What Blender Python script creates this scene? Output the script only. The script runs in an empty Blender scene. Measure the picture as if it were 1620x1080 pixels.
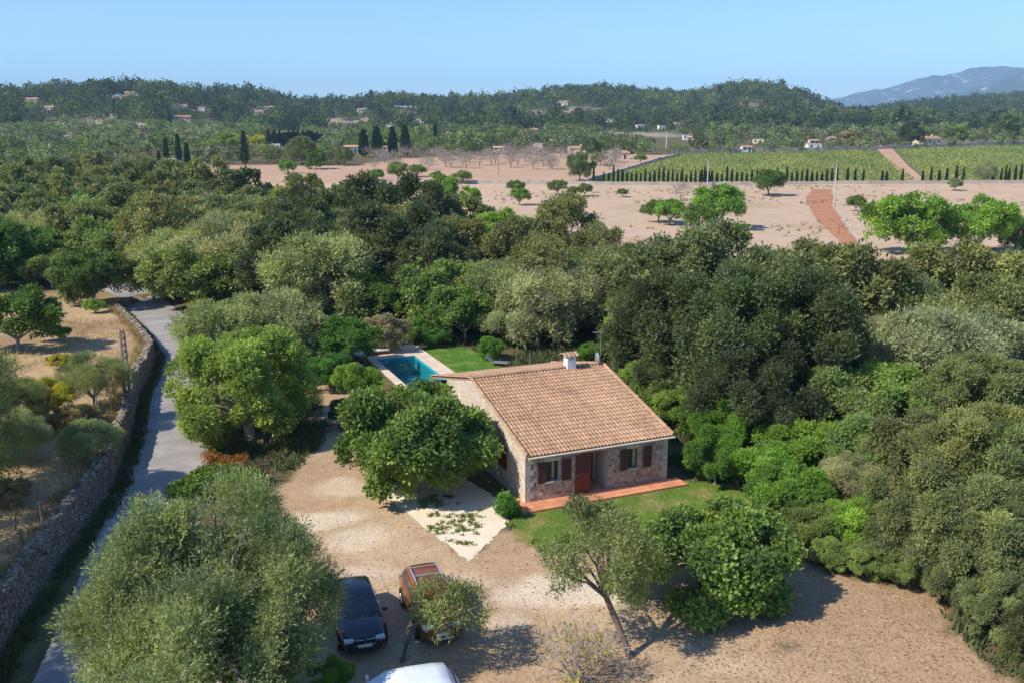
import bpy, math, random
import numpy as np
from mathutils import Vector, Matrix

# ------------------------------------------------------------------ camera, sky, sun, exposure
S = bpy.context.scene
COL = S.collection
rad = math.radians
H = 19.0                                   # camera height above the yard
K = H / 17.0
FPX = 1450.0
PITCH = math.atan(337.0 / FPX)
cam = bpy.data.cameras.new('camera')
cam.sensor_width = 36.0
cam.lens = FPX / 1620 * 36
cam.clip_start, cam.clip_end = 0.5, 30000
camo = bpy.data.objects.new('camera', cam)
COL.objects.link(camo)
camo.location = (0, 0, H)
camo.rotation_euler = (math.pi / 2 - PITCH, 0, 0)
S.camera = camo
SUN_EL, SUN_AZ = 45.0, 28.0                # light travels towards +x, turned SUN_AZ towards +y
W = bpy.data.worlds.new('World')
S.world = W
W.use_nodes = True
wn = W.node_tree
sky = wn.nodes.new('ShaderNodeTexSky')
sky.sky_type = 'NISHITA'
sky.sun_disc = False
sky.sun_elevation = rad(SUN_EL)
sky.sun_rotation = rad(270 - SUN_AZ)
sky.air_density, sky.dust_density, sky.ozone_density = 1.0, 0.1, 3.0
bg = wn.nodes['Background']
stint = wn.nodes.new('ShaderNodeVectorMath')
stint.operation = 'MULTIPLY'
stint.inputs[1].default_value = (.62, .81, 1.05)
wn.links.new(sky.outputs[0], stint.inputs[0])
wn.links.new(stint.outputs[0], bg.inputs[0])
bg.inputs[1].default_value = 0.15
sl = bpy.data.lights.new('sun', 'SUN')
sl.energy = 5.0
sl.angle = rad(0.5)
sl.color = (1.0, 0.92, 0.78)
so = bpy.data.objects.new('sun', sl)
COL.objects.link(so)
so.location = (-60, -30, 80)
ldir = Vector((math.cos(rad(SUN_AZ)) * math.cos(rad(SUN_EL)), math.sin(rad(SUN_AZ)) * math.cos(rad(SUN_EL)), -math.sin(rad(SUN_EL))))
so.rotation_euler = ldir.to_track_quat('-Z', 'Y').to_euler()
S.view_settings.view_transform = 'Standard'
S.view_settings.look = 'None'
S.view_settings.exposure = 0.45
S.view_settings.gamma = 1.0
S.cycles.use_denoising = True
S.cycles.max_bounces = 6
S.cycles.diffuse_bounces = 3
S.cycles.glossy_bounces = 2
S.cycles.transmission_bounces = 4
S.cycles.transparent_max_bounces = 4
S.cycles.volume_bounces = 0
S.cycles.sample_clamp_indirect = 6.0

# ------------------------------------------------------------------ survey helpers
def ray(px, py):
    a, b = (px - 810) / FPX, (540 - py) / FPX
    return np.array([a, math.cos(PITCH) + b * math.sin(PITCH), -math.sin(PITCH) + b * math.cos(PITCH)])

def at(px, py, z=0.0):
    d = ray(px, py)
    return np.array([0, 0, H]) + d * ((z - H) / d[2])

def vnoise(x, y, seed=0):
    xi, yi = np.floor(x).astype(np.int64), np.floor(y).astype(np.int64)
    fx, fy = x - xi, y - yi
    fx, fy = fx * fx * (3 - 2 * fx), fy * fy * (3 - 2 * fy)
    def hsh(a, b):
        n = (a * 374761393 + b * 668265263 + seed * 144665) & 0x7fffffff
        n = ((n ^ (n >> 13)) * 1274126177) & 0x7fffffff
        return ((n ^ (n >> 16)) & 0xffff) / 65535.0
    return (hsh(xi, yi) * (1 - fx) + hsh(xi + 1, yi) * fx) * (1 - fy) + (hsh(xi, yi + 1) * (1 - fx) + hsh(xi + 1, yi + 1) * fx) * fy

def fbm(x, y, seed=0, o=4):
    t, a = 0, 0.5
    for i in range(o):
        t = t + a * vnoise(x * 2 ** i, y * 2 ** i, seed + i * 7)
        a *= 0.5
    return t / (1 - 0.5 ** o)

def sstep(a, b, x):
    t = np.clip((x - a) / (b - a), 0, 1)
    return t * t * (3 - 2 * t)

# skyline of the wooded hills: bearing (as photo column), row
SKX = [-700, -300, 0, 30, 60, 100, 150, 200, 240, 280, 320, 350, 390, 420, 450, 470, 500, 540, 570, 600, 640, 690, 740, 800, 850, 880, 930, 960, 1000, 1040, 1080, 1120, 1160, 1190, 1220, 1260, 1300, 1335, 1380, 1430, 1500, 1560, 1600, 1640, 1900, 2300]
SKY = [150, 142, 141, 139, 139, 137, 134, 132, 132, 134, 142, 140, 142, 145, 154, 160, 162, 160, 157, 150, 151, 155, 156, 153, 145, 141, 138, 138, 142, 146, 147, 141, 132, 129, 133, 145, 162, 176, 168, 163, 157, 152, 149, 147, 150, 160]
CRX = [-700, 0, 330, 470, 640, 880, 1100, 1200, 1320, 1345, 1620, 2300]
CRD = [1150, 1100, 1050, 1250, 1150, 1350, 1350, 1300, 1330, 1800, 1900, 1900]
FTX = [-700, 0, 330, 470, 640, 880, 1100, 1200, 1320, 1345, 1620, 2300]
FTD = [620, 640, 680, 760, 800, 880, 880, 900, 960, 980, 1000, 1000]

WALL = np.array([at(*p) for p in [(-120, 1180, 1.75), (-60, 1020, 1.75), (18, 905, 1.75), (70, 840, 1.75), (105, 795, 1.75), (140, 755, 1.75), (166, 715, 1.75), (192, 655, 1.75), (209, 590, 1.7), (229, 560, 1.6), (237, 540, 1.4), (217, 513, 1.2), (182, 480, .8)]])

def wall_x(y):
    return np.interp(y, WALL[:, 1], WALL[:, 0])

def wall_h(y):
    return np.interp(y, WALL[:, 1], WALL[:, 2])

def colof(x, y):
    return 810 + FPX * x / np.maximum(.974 * y + 4.3, 1.0)

def hz(x, y):
    x, y = np.asarray(x, float), np.asarray(y, float)
    d = np.hypot(x, y)
    base = .028 * np.clip(y - 225, 0, 600) * sstep(180, 320, y)
    px = colof(x, np.maximum(y, 60))
    crest = H - 14 + np.interp(px, CRX, CRD) * np.tan(np.arctan((540 - np.interp(px, SKX, SKY)) / FPX) - PITCH) * np.sqrt(1 + ((px - 810) / FPX) ** 2) ** 0
    C, Ft = np.interp(px, CRX, CRD), np.interp(px, FTX, FTD)
    t = np.clip((y - Ft) / (C - Ft), 0, 1)
    s = t * t * (3 - 2 * t) * .55 + t * .45
    up = base * (1 - s) + crest * s
    dn = crest * (1 - .75 * sstep(0, 700, y - C))
    z = np.where(y > C, dn, np.where(y > Ft, up, base))
    z = z + (fbm(x / 70, y / 70, 3) - .5) * 7 * sstep(650, 900, y) * (1 - .7 * sstep(-120, 0, y - C))
    left = wall_x(y) - x
    fade = sstep(12, 20, y) * 0 + (1 - sstep(95, 120, y))
    terr = (wall_h(np.clip(y, 10, 95)) - .25) * sstep(-.05, .3, left) * fade * np.where(y < 125, 1, 0)
    terr = terr + np.where(y < 125, sstep(3, 40, left) * 1.0 * fade, 0)
    return z + terr

def ground_at(px, py):
    d = ray(px, py)
    d = d / d[1]
    ys = np.concatenate([np.arange(15, 400, .5), np.arange(400, 3500, 2.)])
    zz = H + d[2] * ys
    g = hz(d[0] * ys, ys)
    i = int(np.argmax(zz < g)) if (zz < g).any() else len(ys) - 1
    y = ys[i]
    return np.array([d[0] * y, y, float(hz(d[0] * y, y))])

def inpoly(px, py, poly):
    poly = np.asarray(poly)[:, :2]
    r = np.zeros(np.shape(px), bool)
    j = len(poly) - 1
    for i in range(len(poly)):
        xi, yi, xj, yj = *poly[i], *poly[j]
        c = ((yi > py) != (yj > py)) & (px < (xj - xi) * (py - yi) / (yj - yi + 1e-12) + xi)
        r ^= c
        j = i
    return r

# ------------------------------------------------------------------ object helpers
def link(o):
    COL.objects.link(o)
    return o

def tag(o, label=None, cat=None, group=None, kind=None):
    for k_, v in (('label', label), ('category', cat), ('group', group), ('kind', kind)):
        if v:
            o[k_] = v
    return o

def empty(name, loc, rz=0.0, label=None, cat=None, group=None):
    o = link(bpy.data.objects.new(name, None))
    o.empty_display_size = .3
    o.location = [float(v) for v in loc]
    o.rotation_euler = (0, 0, rz)
    return tag(o, label, cat, group)

def mesh_np(name, verts, faces, mat=None, tone=None, tint=None, smooth=False):
    """verts (n,3), faces (m,k) of one k."""
    verts, faces = np.asarray(verts, np.float32), np.asarray(faces, np.int32)
    me = bpy.data.meshes.new(name)
    m, k_ = faces.shape
    me.vertices.add(len(verts)); me.vertices.foreach_set('co', verts.ravel())
    me.loops.add(m * k_); me.loops.foreach_set('vertex_index', faces.ravel())
    me.polygons.add(m)
    me.polygons.foreach_set('loop_start', np.arange(0, m * k_, k_, dtype=np.int32))
    me.polygons.foreach_set('use_smooth', np.full(m, smooth))
    if tone is not None:
        a = me.attributes.new('tone', 'FLOAT', 'FACE'); a.data.foreach_set('value', np.asarray(tone, np.float32))
    if tint is not None:
        dom = 'FACE' if len(tint) == m else 'POINT'
        c = np.ones((len(tint), 4), np.float32); c[:, :3] = tint
        a = me.attributes.new('tint', 'FLOAT_COLOR', dom); a.data.foreach_set('color', c.ravel())
    me.update(calc_edges=True)
    if mat:
        me.materials.append(mat)
    return me

class MB:
    """collects boxes, tubes, quads into one mesh"""
    def __init__(s):
        s.v, s.f, s.t, s.sm = [], [], [], []
    def add(s, vs, fs, tone=.5, smooth=False):
        b = len(s.v)
        s.v += [tuple(float(c) for c in v) for v in vs]
        s.f += [tuple(b + i for i in f) for f in fs]
        s.t += [tone] * len(fs); s.sm += [smooth] * len(fs)
        return s
    def box(s, a, b, tone=.5, M=None):
        (x0, y0, z0), (x1, y1, z1) = a, b
        v = [(x0, y0, z0), (x1, y0, z0), (x1, y1, z0), (x0, y1, z0), (x0, y0, z1), (x1, y0, z1), (x1, y1, z1), (x0, y1, z1)]
        if M is not None:
            v = [tuple(M @ Vector(p)) for p in v]
        return s.add(v, [(0, 3, 2, 1), (4, 5, 6, 7), (0, 1, 5, 4), (1, 2, 6, 5), (2, 3, 7, 6), (3, 0, 4, 7)], tone)
    def tube(s, pts, rs, n=7, tone=.5, cap=True):
        pts = [Vector(p) for p in pts]
        if not hasattr(rs, '__len__'):
            rs = [rs] * len(pts)
        vs = []
        for i, p in enumerate(pts):
            t = (pts[min(i + 1, len(pts) - 1)] - pts[max(i - 1, 0)]).normalized()
            a = t.cross(Vector((0, 0, 1)) if abs(t.z) < .9 else Vector((1, 0, 0))).normalized()
            b = t.cross(a)
            vs += [p + (a * math.cos(2 * math.pi * j / n) + b * math.sin(2 * math.pi * j / n)) * rs[i] for j in range(n)]
        fs = [(i * n + j, i * n + (j + 1) % n, (i + 1) * n + (j + 1) % n, (i + 1) * n + j) for i in range(len(pts) - 1) for j in range(n)]
        s.add(vs, fs, tone, True)
        if cap:
            s.add(vs[-n:], [tuple(range(n))], tone); s.add(vs[:n], [tuple(range(n))[::-1]], tone)
        return s
    def grid(s, rows, tone=.5, smooth=True, close=False):
        n = len(rows[0])
        vs = [p for r in rows for p in r]
        fs = [(i * n + j, i * n + (j + 1) % n, (i + 1) * n + (j + 1) % n, (i + 1) * n + j) for i in range(len(rows) - 1) for j in range(n if close else n - 1)]
        return s.add(vs, fs, tone, smooth)
    def mesh(s, name, mat):
        me = bpy.data.meshes.new(name)
        me.from_pydata(s.v, [], s.f)
        me.polygons.foreach_set('use_smooth', s.sm)
        a = me.attributes.new('tone', 'FLOAT', 'FACE'); a.data.foreach_set('value', s.t)
        me.materials.append(mat)
        me.update()
        return me
    def build(s, name, mat, parent=None, bevel=0):
        o = link(bpy.data.objects.new(name, s.mesh(name, mat)))
        o.parent = parent
        if bevel:
            m = o.modifiers.new('bevel', 'BEVEL'); m.width = bevel; m.segments = 2; m.limit_method = 'ANGLE'
        return o

# ------------------------------------------------------------------ materials
def mat(name, col, rough=.8, spec=.3, var=(), bump=None, tone=0.0, metal=0.0, col2=None, mixscale=None, tint=False, objcol=False, coat=0.0, mixr=(.4, .6), translucent=0.0, rand=0.0):
    m = bpy.data.materials.new(name)
    m.use_nodes = True
    nt = m.node_tree
    N, L = nt.nodes, nt.links
    p = N['Principled BSDF']
    p.inputs['Roughness'].default_value = rough
    p.inputs['Specular IOR Level'].default_value = spec
    p.inputs['Metallic'].default_value = metal
    p.inputs['Coat Weight'].default_value = coat
    tc = N.new('ShaderNodeTexCoord')
    def noise(scale, detail=4):
        n = N.new('ShaderNodeTexNoise'); n.inputs['Scale'].default_value = scale; n.inputs['Detail'].default_value = detail
        L.new(tc.outputs['Object'], n.inputs['Vector'])
        return n.outputs['Fac']
    if tint:
        a = N.new('ShaderNodeAttribute'); a.attribute_name = 'tint'; c = a.outputs['Color']
    elif objcol:
        a = N.new('ShaderNodeObjectInfo'); c = a.outputs['Color']
    else:
        a = N.new('ShaderNodeRGB'); a.outputs[0].default_value = (*col, 1); c = a.outputs[0]
    if col2 is not None:
        r = N.new('ShaderNodeMapRange'); r.inputs['From Min'].default_value, r.inputs['From Max'].default_value = mixr
        L.new(noise(mixscale, 5), r.inputs['Value'])
        mx = N.new('ShaderNodeMix'); mx.data_type = 'RGBA'
        L.new(r.outputs[0], mx.inputs[0]); L.new(c, mx.inputs[6]); mx.inputs[7].default_value = (*col2, 1)
        c = mx.outputs[2]
    f = None
    def mul(fac):
        nonlocal f
        if f is None:
            f = fac
        else:
            k_ = N.new('ShaderNodeMath'); k_.operation = 'MULTIPLY'; L.new(f, k_.inputs[0]); L.new(fac, k_.inputs[1]); f = k_.outputs[0]
    def rng(src, lo, hi, a0=0., a1=1.):
        r = N.new('ShaderNodeMapRange'); r.inputs['From Min'].default_value, r.inputs['From Max'].default_value = a0, a1
        r.inputs['To Min'].default_value, r.inputs['To Max'].default_value = lo, hi
        L.new(src, r.inputs['Value']); return r.outputs[0]
    for sc, am in var:
        mul(rng(noise(sc), 1 - am, 1 + am, .25, .75))
    if tone:
        a = N.new('ShaderNodeAttribute'); a.attribute_name = 'tone'
        mul(rng(a.outputs['Fac'], 1 - tone, 1 + tone))
    if rand:
        a = N.new('ShaderNodeObjectInfo'); mul(rng(a.outputs['Random'], 1 - rand, 1 + rand))
    if objcol and translucent:
        a = N.new('ShaderNodeAttribute'); a.attribute_name = 'tone'
        y_ = N.new('ShaderNodeVectorMath'); y_.operation = 'MULTIPLY'; L.new(c, y_.inputs[0]); y_.inputs[1].default_value = (1.18, 1.08, .80)
        d_ = N.new('ShaderNodeVectorMath'); d_.operation = 'MULTIPLY'; L.new(c, d_.inputs[0]); d_.inputs[1].default_value = (.86, .95, .98)
        mx = N.new('ShaderNodeMix'); mx.data_type = 'RGBA'
        L.new(rng(a.outputs['Fac'], 0, 1), mx.inputs[0]); L.new(d_.outputs[0], mx.inputs[6]); L.new(y_.outputs[0], mx.inputs[7])
        c = mx.outputs[2]
    if f is not None:
        v = N.new('ShaderNodeVectorMath'); v.operation = 'SCALE'; L.new(c, v.inputs[0]); L.new(f, v.inputs['Scale']); c = v.outputs[0]
    L.new(c, p.inputs['Base Color'])
    if bump:
        b = N.new('ShaderNodeBump'); b.inputs['Strength'].default_value = bump[1]; b.inputs['Distance'].default_value = bump[2] if len(bump) > 2 else .03
        L.new(noise(bump[0], 6), b.inputs['Height']); L.new(b.outputs[0], p.inputs['Normal'])
    if translucent:
        t = N.new('ShaderNodeBsdfTranslucent')
        v = N.new('ShaderNodeVectorMath'); v.operation = 'MULTIPLY'; L.new(c, v.inputs[0]); v.inputs[1].default_value = (1.5, 1.45, .55)
        L.new(v.outputs[0], t.inputs['Color'])
        ms = N.new('ShaderNodeMixShader'); ms.inputs[0].default_value = translucent
        L.new(p.outputs[0], ms.inputs[1]); L.new(t.outputs[0], ms.inputs[2])
        L.new(ms.outputs[0], N['Material Output'].inputs['Surface'])
    return m

def stone_mat(name, cols, scale, mortar, bumpd=.04):
    """rubble masonry: voronoi stones of several colours, pale joints"""
    m = bpy.data.materials.new(name); m.use_nodes = True
    N, L = m.node_tree.nodes, m.node_tree.links
    p = N['Principled BSDF']; p.inputs['Roughness'].default_value = .9; p.inputs['Specular IOR Level'].default_value = .15
    tc = N.new('ShaderNodeTexCoord')
    ns = N.new('ShaderNodeTexNoise'); ns.inputs['Scale'].default_value = 2.5
    L.new(tc.outputs['Object'], ns.inputs['Vector'])
    ad = N.new('ShaderNodeMix'); ad.data_type = 'VECTOR'; ad.inputs[0].default_value = .12
    L.new(tc.outputs['Object'], ad.inputs[4]); L.new(ns.outputs['Color'], ad.inputs[5])
    vo = N.new('ShaderNodeTexVoronoi'); vo.inputs['Scale'].default_value = scale; L.new(ad.outputs[1], vo.inputs['Vector'])
    ve = N.new('ShaderNodeTexVoronoi'); ve.feature = 'DISTANCE_TO_EDGE'; ve.inputs['Scale'].default_value = scale; L.new(ad.outputs[1], ve.inputs['Vector'])
    sp = N.new('ShaderNodeSeparateColor'); L.new(vo.outputs['Color'], sp.inputs[0])
    cr = N.new('ShaderNodeValToRGB')
    for i, c in enumerate(cols):
        e = cr.color_ramp.elements[i] if i < 2 else cr.color_ramp.elements.new(i / (len(cols) - 1))
        e.position = i / (len(cols) - 1); e.color = (*c, 1)
    L.new(sp.outputs[0], cr.inputs[0])
    mr = N.new('ShaderNodeMapRange'); mr.inputs['From Min'].default_value, mr.inputs['From Max'].default_value = .02, .10
    L.new(ve.outputs['Distance'], mr.inputs['Value'])
    mx = N.new('ShaderNodeMix'); mx.data_type = 'RGBA'; mx.inputs[6].default_value = (*mortar, 1)
    L.new(mr.outputs[0], mx.inputs[0]); L.new(cr.outputs[0], mx.inputs[7])
    n2 = N.new('ShaderNodeTexNoise'); n2.inputs['Scale'].default_value = 5; L.new(tc.outputs['Object'], n2.inputs['Vector'])
    r2 = N.new('ShaderNodeMapRange'); r2.inputs['To Min'].default_value, r2.inputs['To Max'].default_value = .75, 1.25; L.new(n2.outputs['Fac'], r2.inputs['Value'])
    sc = N.new('ShaderNodeVectorMath'); sc.operation = 'SCALE'; L.new(mx.outputs[2], sc.inputs[0]); L.new(r2.outputs[0], sc.inputs['Scale'])
    L.new(sc.outputs[0], p.inputs['Base Color'])
    b = N.new('ShaderNodeBump'); b.inputs['Distance'].default_value = bumpd; b.inputs['Strength'].default_value = .9
    L.new(mr.outputs[0], b.inputs['Height']); L.new(b.outputs[0], p.inputs['Normal'])
    return m

def voro_mat(name, base, dark, scale, thr, var=.2, bump=None):
    """soil with specks: leaf litter, clods, pebbles"""
    m = mat(name, base, .95, .1, var=[(.35, var), (3, .15), (14, .15)], bump=bump)
    return m

M_LEAF = mat('leaf', (.1, .12, .05), .55, .35, tone=.5, objcol=True, translucent=.36)
M_WOOD = mat('leaf_far', (.1, .12, .05), .7, .15, tone=.4, tint=True, translucent=.28)
M_BARK = mat('bark', (.17, .13, .10), .9, .1, var=[(3, .3), (14, .25)], bump=(9, .8, .03))
M_BARKP = mat('pale_bark', (.34, .29, .23), .9, .1, var=[(3, .3), (14, .25)], bump=(9, .8, .03))
M_TWIG = mat('twig', (.30, .25, .21), .9, .1, tone=.4)
M_GROUND = mat('soil', (.4, .3, .2), .97, .05, tint=True, var=[(.25, .10), (1.6, .13), (7, .22), (22, .28)], bump=(6, .7, .06))
M_ROAD = mat('asphalt', (.27, .247, .235), .9, .2, var=[(.15, .14), (.8, .14), (5, .10), (30, .14)], bump=(60, .3, .01), col2=(.33, .30, .28), mixscale=.3, mixr=(.45, .7))
M_LAWN = mat('lawn_turf', (.125, .195, .034), .9, .1, var=[(.7, .22), (4, .22), (40, .3)], bump=(50, .9, .04), col2=(.27, .235, .085), mixscale=.6, mixr=(.46, .66))
M_LAWN2 = mat('lawn_turf_lush', (.085, .185, .024), .9, .1, var=[(.7, .22), (4, .22), (40, .3)], bump=(50, .9, .04), col2=(.16, .2, .045), mixscale=.7, mixr=(.5, .7))
M_GRAVEL = mat('white_gravel', (.68, .59, .44), .95, .1, var=[(.9, .06), (30, .2), (60, .15)], bump=(40, .8, .03))
M_RED = mat('red_earth', (.37, .175, .10), .97, .05, var=[(.2, .12), (.9, .15), (3, .2)], bump=(2, .8, .15))
M_PATH = mat('path_earth', (.42, .26, .17), .97, .05, var=[(.1, .12), (.5, .15)])
M_HILLROCK = mat('far_rock', (.045, .062, .062), .95, .05, col2=(.30, .27, .24), mixscale=.011, mixr=(.58, .68), var=[(.03, .25), (.004, .15)])
M_ROOF = mat('terracotta_tile', (.39, .242, .15), .85, .15, tone=.19, var=[(.5, .12), (3, .15), (25, .12)], col2=(.29, .17, .11), mixscale=.45, mixr=(.45, .75))
M_ROOF2 = mat('terracotta_far', (.42, .24, .15), .9, .1, rand=.25, var=[(.8, .25)])
M_PLASTER = mat('cream_plaster', (.62, .53, .42), .92, .1, var=[(.8, .12), (6, .12), (20, .08)], bump=(14, .6, .03))
M_RUBBLE = stone_mat('rubble_stone', [(.33, .205, .135), (.46, .33, .23), (.55, .43, .32), (.24, .14, .09), (.60, .49, .38)], 6.5, (.58, .46, .34))
M_PALERUB = stone_mat('pale_rubble', [(.60, .50, .39), (.50, .40, .30), (.64, .56, .45), (.42, .32, .23)], 4.2, (.64, .56, .45), .03)
M_DRYSTONE = stone_mat('dry_stone', [(.19, .15, .115), (.27, .215, .165), (.33, .265, .205), (.15, .115, .085)], 5.6, (.07, .052, .04), .05)
M_STONEB = mat('loose_stone', (.27, .22, .17), .93, .1, tone=.35, var=[(2, .2), (9, .2)], bump=(8, .6, .04))
M_QUOIN = mat('limestone', (.56, .48, .38), .9, .1, tone=.15, var=[(3, .12), (12, .1)], bump=(10, .4, .02))
M_SHUT = mat('brown_shutter', (.125, .040, .022), .6, .3, var=[(4, .15)])
M_DOORRED = mat('red_brown_door', (.20, .045, .025), .6, .3, var=[(4, .12)])
M_GLASS = mat('window_glass', (.02, .025, .03), .08, .5)
M_CURT = mat('curtain', (.30, .33, .16), .9, .1)
M_DARK = mat('dark_void', (.015, .013, .012), .9, .1)
M_TILEFL = mat('terracotta_floor', (.56, .235, .125), .75, .25, tone=.14, var=[(2, .1), (9, .08)])
M_DECK = mat('travertine', (.60, .47, .36), .85, .2, tone=.10, var=[(.8, .08), (6, .1)])
M_WHITE = mat('white_paint', (.72, .70, .66), .7, .3, var=[(2, .06)])
M_METAL = mat('grey_metal', (.35, .35, .36), .45, .5, metal=.6)
M_POLE = mat('weathered_pole', (.20, .155, .125), .9, .1, var=[(3, .2), (18, .2)])
M_CONC = mat('pale_concrete', (.50, .47, .43), .9, .1, var=[(1, .1)])
M_FENCEW = mat('weathered_planks', (.17, .12, .085), .9, .1, tone=.3, var=[(6, .25)])
M_BASIN = mat('pool_basin', (.034, .36, .43), .5, .3, tone=.0, var=[(1.0, .10)])
M_SIGNW = mat('house_wall_far', (.66, .58, .48), .9, .1, objcol=True, var=[(.5, .08)])
# ------------------------------------------------------------------ ground, road, sheets
def axis(a, b, step, far, g):
    pos = list(np.arange(a, b, step))
    s, x = step, b
    while x < far:
        pos.append(x); s *= 1 + g; x += s
    return pos
gx = axis(-48, 34, .5, 11500, .028)
s_, x_ = .5, -48.5
while x_ > -11500:
    gx.insert(0, x_); s_ *= 1.028; x_ -= s_
gy = list(np.arange(-60, 14, 4.)) + axis(14, 100, .55, 12000, .014)
GX, GY = np.meshgrid(np.array(gx), np.array(gy))
GZ = hz(GX, GY)
vx, vy = GX.ravel(), GY.ravel()
pxv = colof(vx, np.maximum(vy, 20))
def blend(c, new, m):
    return c * (1 - m[:, None]) + np.array(new)[None] * m[:, None]
n1, n2, n3 = fbm(vx / 6, vy / 6, 1), fbm(vx / 1.6, vy / 1.6, 2), fbm(vx / 40, vy / 40, 5)
soil = np.tile(np.array([.115, .095, .05]), (len(vx), 1))
YARD = [at(*p) for p in [(440, 770), (520, 690), (500, 610), (560, 600), (620, 770), (745, 880), (800, 830), (850, 870), (990, 850), (1240, 880), (1330, 905), (1480, 930), (1500, 990), (1620, 1100), (1700, 1400), (200, 1400), (300, 1000), (440, 860)]]
yd = inpoly(vx + (n2 - .5) * 1.2, vy + (n1 - .5) * 1.5, YARD).astype(float)
soil = blend(soil, (.42, .302, .188), yd)
soil = blend(soil, (.34, .225, .135), yd * sstep(.42, .62, n1) * .75)
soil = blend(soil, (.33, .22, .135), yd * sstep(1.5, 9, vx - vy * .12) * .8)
def spot(cx, cy, r, rr, ang=0.0):
    c = at(cx, cy); dx, dy = vx - c[0], vy - c[1]
    ca, sa = math.cos(ang), math.sin(ang)
    q = np.hypot((dx * ca + dy * sa) / r, (-dx * sa + dy * ca) / rr) + (n2 - .5) * .9 + (n1 - .5) * .5
    return sstep(1.1, .5, q)
for (cx, cy, r, rr, a, st) in [(870, 935, 3.2, 1.5, .1, .85), (960, 945, 1.8, .7, 0, .85), (800, 985, 1.2, .7, 0, .6), (500, 825, 2.6, 1.3, .3, .85), (560, 850, 1.6, 1.6, 0, .6), (590, 905, 2.0, .9, 0, .55), (540, 770, 1.8, 2.0, .9, .6), (700, 925, 2.2, 1.0, .2, .45), (1150, 1050, 1.6, .8, 0, .3), (1030, 940, 1., .5, 0, .7)]:
    soil = blend(soil, (.58, .475, .36), yd * spot(cx, cy, r, rr, a) * st)
soil = blend(soil, (.10, .085, .07), spot(1245, 1020, .62, .4) * .8)
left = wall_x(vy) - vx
lt = ((left > .1) & (vy < 118)).astype(float)
soil = blend(soil, (.39, .27, .15), lt)
soil = blend(soil, (.27, .18, .10), lt * sstep(.45, .65, n1) * .8)
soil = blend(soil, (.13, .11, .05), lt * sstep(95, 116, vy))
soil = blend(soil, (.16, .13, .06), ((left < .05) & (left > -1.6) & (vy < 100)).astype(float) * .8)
FIELD = [ground_at(*p) for p in [(285, 285), (300, 262), (430, 261), (560, 262), (650, 249), (900, 243), (1065, 246), (985, 281), (1620, 288), (2000, 288), (2000, 450), (1620, 425), (1340, 420), (1000, 410), (850, 385), (700, 340), (480, 310)]]
fd = inpoly(vx, vy, FIELD).astype(float)
soil = blend(soil, (.44, .318, .218), fd)
soil = blend(soil, (.46, .33, .24), fd * sstep(.4, .6, n3) * .8)
soil = blend(soil, (.36, .26, .15), fd * sstep(.55, .7, fbm(vx / 15, vy / 9, 8)) * .55)
soil = blend(soil, (.40, .255, .172), fd * (vy > ground_at(800, 290)[1]) * .75)
VIN1 = [ground_at(*p) for p in [(938, 289), (1075, 247), (1383, 239), (1448, 287)]]
VIN2 = [ground_at(*p) for p in [(1418, 237), (1620, 231), (1850, 226), (1850, 287), (1466, 287)]]
vn = (inpoly(vx, vy, VIN1) | inpoly(vx, vy, VIN2)).astype(float)
soil = blend(soil, (.17, .18, .055), vn)
farz = sstep(520, 700, vy)
rk = sstep(.56, .66, fbm(vx / 55, vy / 120, 12))
soil = blend(soil, (.10, .105, .055), farz)
soil = blend(soil, (.33, .26, .19), farz * rk * .8)
idx = np.arange(len(gx) * len(gy)).reshape(len(gy), len(gx))
quads = np.stack([idx[:-1, :-1], idx[:-1, 1:], idx[1:, 1:], idx[1:, :-1]], -1).reshape(-1, 4)
YAW = .404
HO = np.array([.607, 39.689, 0]) * K
cY, sY = math.cos(YAW), math.sin(YAW)
def hw(u, w, z=0.0):
    u, w, z = u * K, w * K, z * K
    return np.array([HO[0] + cY * u - sY * w, HO[1] + sY * u + cY * w, z])
inp = inpoly(vx, vy, [hw(*p) for p in [(.76, 19.02), (3.74, 19.02), (3.74, 29.28), (.76, 29.28)]])
quads = quads[~inp[quads].any(1)]
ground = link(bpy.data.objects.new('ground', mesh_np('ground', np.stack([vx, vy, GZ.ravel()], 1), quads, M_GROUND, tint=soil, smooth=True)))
tag(ground, kind='structure')

def strip(name, lp, rp, off, m, n=60, across=6, kind='structure', jag=0.0):
    lp, rp = np.array([p[:2] for p in lp]), np.array([p[:2] for p in rp])
    def res(p):
        s = np.concatenate([[0], np.cumsum(np.hypot(*np.diff(p, axis=0).T))]); t = np.linspace(0, s[-1], n)
        q = np.stack([np.interp(t, s, p[:, i]) for i in (0, 1)], 1)
        for _ in range(3):
            q[1:-1] = (q[:-2] + 2 * q[1:-1] + q[2:]) / 4
        return q
    a, b = res(lp), res(rp)
    if jag:
        gj = np.random.default_rng(5); a = a + gj.normal(0, jag, a.shape) * [1, .3]; b = b + gj.normal(0, jag, b.shape) * [1, .3]
    w = np.linspace(0, 1, across)[None, :, None]
    g = a[:, None] * (1 - w) + b[:, None] * w
    z = hz(g[..., 0], g[..., 1]) + off
    v = np.concatenate([g, z[..., None]], -1).reshape(-1, 3)
    i_ = np.arange(n * across).reshape(n, across)
    f = np.stack([i_[:-1, :-1], i_[:-1, 1:], i_[1:, 1:], i_[1:, :-1]], -1).reshape(-1, 4)
    o = link(bpy.data.objects.new(name, mesh_np(name, v, f, m, smooth=True)))
    return tag(o, kind=kind)

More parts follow.
